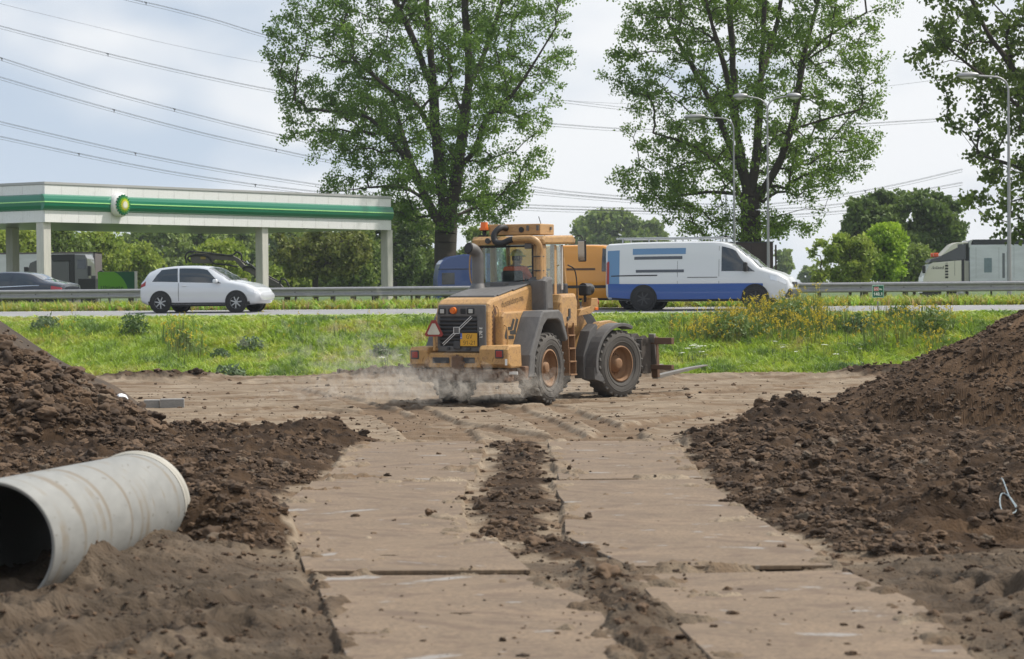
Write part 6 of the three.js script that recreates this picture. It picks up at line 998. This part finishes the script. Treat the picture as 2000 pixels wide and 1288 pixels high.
far('lower hazy tree beside the far rounded tree', 1262, 438, 545, 110, 440, 22, MG, { leaf: 0.85, spread: 1.5, leaves: 7000 });
far('small hazy tree far behind the white van', 1528, 490, 548, 42, 450, 23, MG, { leaf: 0.7, spread: 0.9, points: 120, leaves: 2400 });
far('faint hazy shrub on the horizon beside the sapling', 1582, 524, 552, 44, 480, 24, MG, { leaf: 0.7, spread: 0.9, points: 90, leaves: 1800 });
const rowOf = [[30, 452, 130, YG], [120, 448, 120, MG], [190, 456, 120, YG], [255, 480, 110, YG], [-50, 440, 130, MG]];
rowOf.forEach(([cx, y0, w, c], i) => far(['yellowish tree behind the white trailer and rear column', 'green tree rising over the corner column', 'yellow green tree rising behind the grey truck', 'low yellow green tree behind the green promotion board', 'green tree at the edge behind the white trailer'][i], cx, y0, 565, w, 176 + i * 3, 31 + i, c, { leaves: 8500, leaf: 0.3 }));
[[300, 440, 150], [390, 450, 130], [460, 446, 130], [70, 432, 170], [560, 452, 120]].forEach(([cx, y0, w], i) => far(['bluish green tree far behind the promotion board', 'hazy green tree far behind the excavator arm', 'hazy green tree far behind the middle column', 'hazy green tree far behind the corner column', 'hazy green tree far behind the spreading young tree'][i], cx, y0, 566, w, 270 + i * 6, 41 + i, MG, { leaf: 0.55, spread: 1.1, leaves: 9000, points: 300 }));
[[430, 478, 110, YG], [560, 520, 90, YG], [690, 440, 120, MG], [770, 400, 130, DG], [815, 430, 110, MG], [735, 480, 100, YG], [835, 500, 90, YG], [945, 450, 120, MG], [650, 460, 120, MG]].forEach(([cx, y0, w, c], i) => far(['yellow green tree behind the excavator arm', 'low yellow bush beside the spreading young tree', 'green tree behind the end column', 'dark green tree between the canopy end and the tall poplar', 'green tree behind the foot of the tall poplar', 'yellow green bush beyond the end column', 'yellow bush beside the blue truck', 'green tree behind the loader cab', 'green tree behind the spreading young tree'][i], cx, y0, 566, w, 168 + i * 4, 51 + i, c, { leaves: 8500, leaf: 0.3 }));
// ---------- power lines ----------
{
  const wireMat = std([0.10, 0.105, 0.12], 0.6, 0.3), D = 240, sc = FOCAL / D;
  const bundles = [
    [[[200, -18], [258, -2], [320, 12], [420, 38], [520, 68], [760, 118], [1000, 152]], 3, [284], 'paired conductor crossing the top of the sky'],
    [[[-60, -10], [0, 7], [160, 46], [320, 84], [520, 124], [800, 166], [1100, 196], [1240, 204]], 1, [], 'single beaded earth wire below the top conductor'],
    [[[-60, 34], [0, 50], [210, 104], [400, 148], [550, 178], [800, 214], [1090, 200 + 42], [1250, 252], [1500, 250], [1640, 244], [1830, 232]], 3, [210, 550], 'paired conductor under the beaded earth wire'],
    [[[-60, 94], [0, 112], [170, 166], [340, 212], [540, 261], [800, 310], [1040, 364], [1180, 380], [1330, 390]], 3, [2, 340], 'paired conductor in the middle of the sky with a spacer over the canopy'],
    [[[-60, 131], [0, 150], [220, 213], [400, 260], [540, 291], [640, 312], [900, 356], [1060, 376], [1330, 396], [1500, 398], [1640, 380], [1760, 358], [1880, 330]], 3, [220, 540, 1690], 'paired conductor dipping past both tall trees'],
    [[[-60, 222], [0, 237], [130, 268], [264, 298], [430, 330], [600, 357], [800, 384], [1040, 400], [1320, 408], [1500, 408], [1640, 398], [1880, 356]], 3, [264], 'paired conductor low over the canopy with one spacer'],
    [[[-60, 254], [0, 266], [152, 299], [330, 334], [500, 360], [640, 376], [800, 392], [1040, 406], [1330, 414], [1500, 420], [1640, 412], [1880, 382]], 3, [152, 500], 'lowest paired conductor just above the canopy roof'],
    [[[1720, 170], [1830, 156], [2000, 130]], 1, [], 'thin wire end showing between the broad poplar and the dark tree'],
    [[[1100, 196], [1200, 208], [1260, 214]], 2, [], 'short visible conductor stretch between the two poplars'],
  ];
  for (const [pts, n, spacers, label] of bundles) {
    const b = thing('power_line', label, 'power line', 'overhead power lines'), c = new THREE.CatmullRomCurve3(pts.map(([x, y]) => at(x, y, D)));
    const off = n === 3 ? [[0, 0, 0], [0, -0.09, 0.3], [0, -0.30, 0.1]] : n === 2 ? [[0, 0, 0], [0, -0.25, 0]] : [[0, 0, 0]];
    for (const [ox, oy, oz] of off) part('wire', new THREE.TubeGeometry(new THREE.CatmullRomCurve3(c.getPoints(60).map((p) => p.add(V(ox, oy, oz)))), 120, n === 1 ? 0.013 : 0.017, 5), wireMat, b);
    for (const px of spacers) { let best = null, e = 1e9; for (let i = 0; i <= 400; i++) { const p = c.getPoint(i / 400), q = Math.abs(toPixel(p)[0] - px); if (q < e) { e = q; best = p; } } part('spacer', [bar(best.clone(), best.clone().add(V(0.05, -0.30, 0.1)), 0.035), bar(best.clone().add(V(-0.14, 0.02, 0)), best.clone().add(V(0.14, -0.08, 0.2)), 0.035), put(new THREE.SphereGeometry(0.07, 8, 6), best.x + 0.02, best.y - 0.12, best.z)], wireMat, b); }
  }
}
// ---------- dust thrown up behind the loader ----------
{
  const rnd = rngOf(31), puffs = [[[-1.85, 0.45, -45.7], [0.8, 0.34, 0.9], 950], [[-1.1, 0.40, -45.4], [0.9, 0.28, 0.9], 800], [[-2.6, 0.70, -46.6], [1.1, 0.5, 1.2], 700], [[-0.3, 0.40, -45.5], [0.8, 0.28, 0.7], 450], [[-3.4, 0.95, -48.5], [1.5, 0.7, 1.6], 420], [[0.5, 0.36, -45.7], [0.6, 0.22, 0.6], 200], [[-2.2, 0.30, -45.2], [2.0, 0.16, 1.2], 500]];
  const list = [], g3 = () => (rnd() + rnd() + rnd() - 1.5) * 1.25;
  for (const [c, s, n] of puffs) for (let i = 0; i < n * 0.5; i++) { const p = V(c[0] + g3() * s[0], c[1] + g3() * s[1], c[2] + g3() * s[2]), k = 0.06 + 0.09 * rnd(); if (p.y < 0.2) continue; list.push([p, [k, k], rnd() * 6.3, [1, 1, 1], rnd() * 6.3]); }
  const g = new THREE.CircleGeometry(1, 14), a = g.attributes.position; for (let i = 1; i < a.count; i++) { const x = a.getX(i), y = a.getY(i), q = 1 + 0.45 * noise3.noise(x * 1.7, y * 1.7, 3.3); a.setXYZ(i, x * q, y * q, 0); }
  const mat = new THREE.MeshPhysicalMaterial({ color: L(0.80, 0.76, 0.69), roughness: 1, transmission: 0.5, thickness: 0, specularIntensity: 0, transparent: true, opacity: 0.06, depthWrite: false, side: THREE.DoubleSide });
  scatter('dust', g, mat, list, 'pale dust hanging in the air around the rear wheels', 'dust');
}
renderer.render(scene, camera);
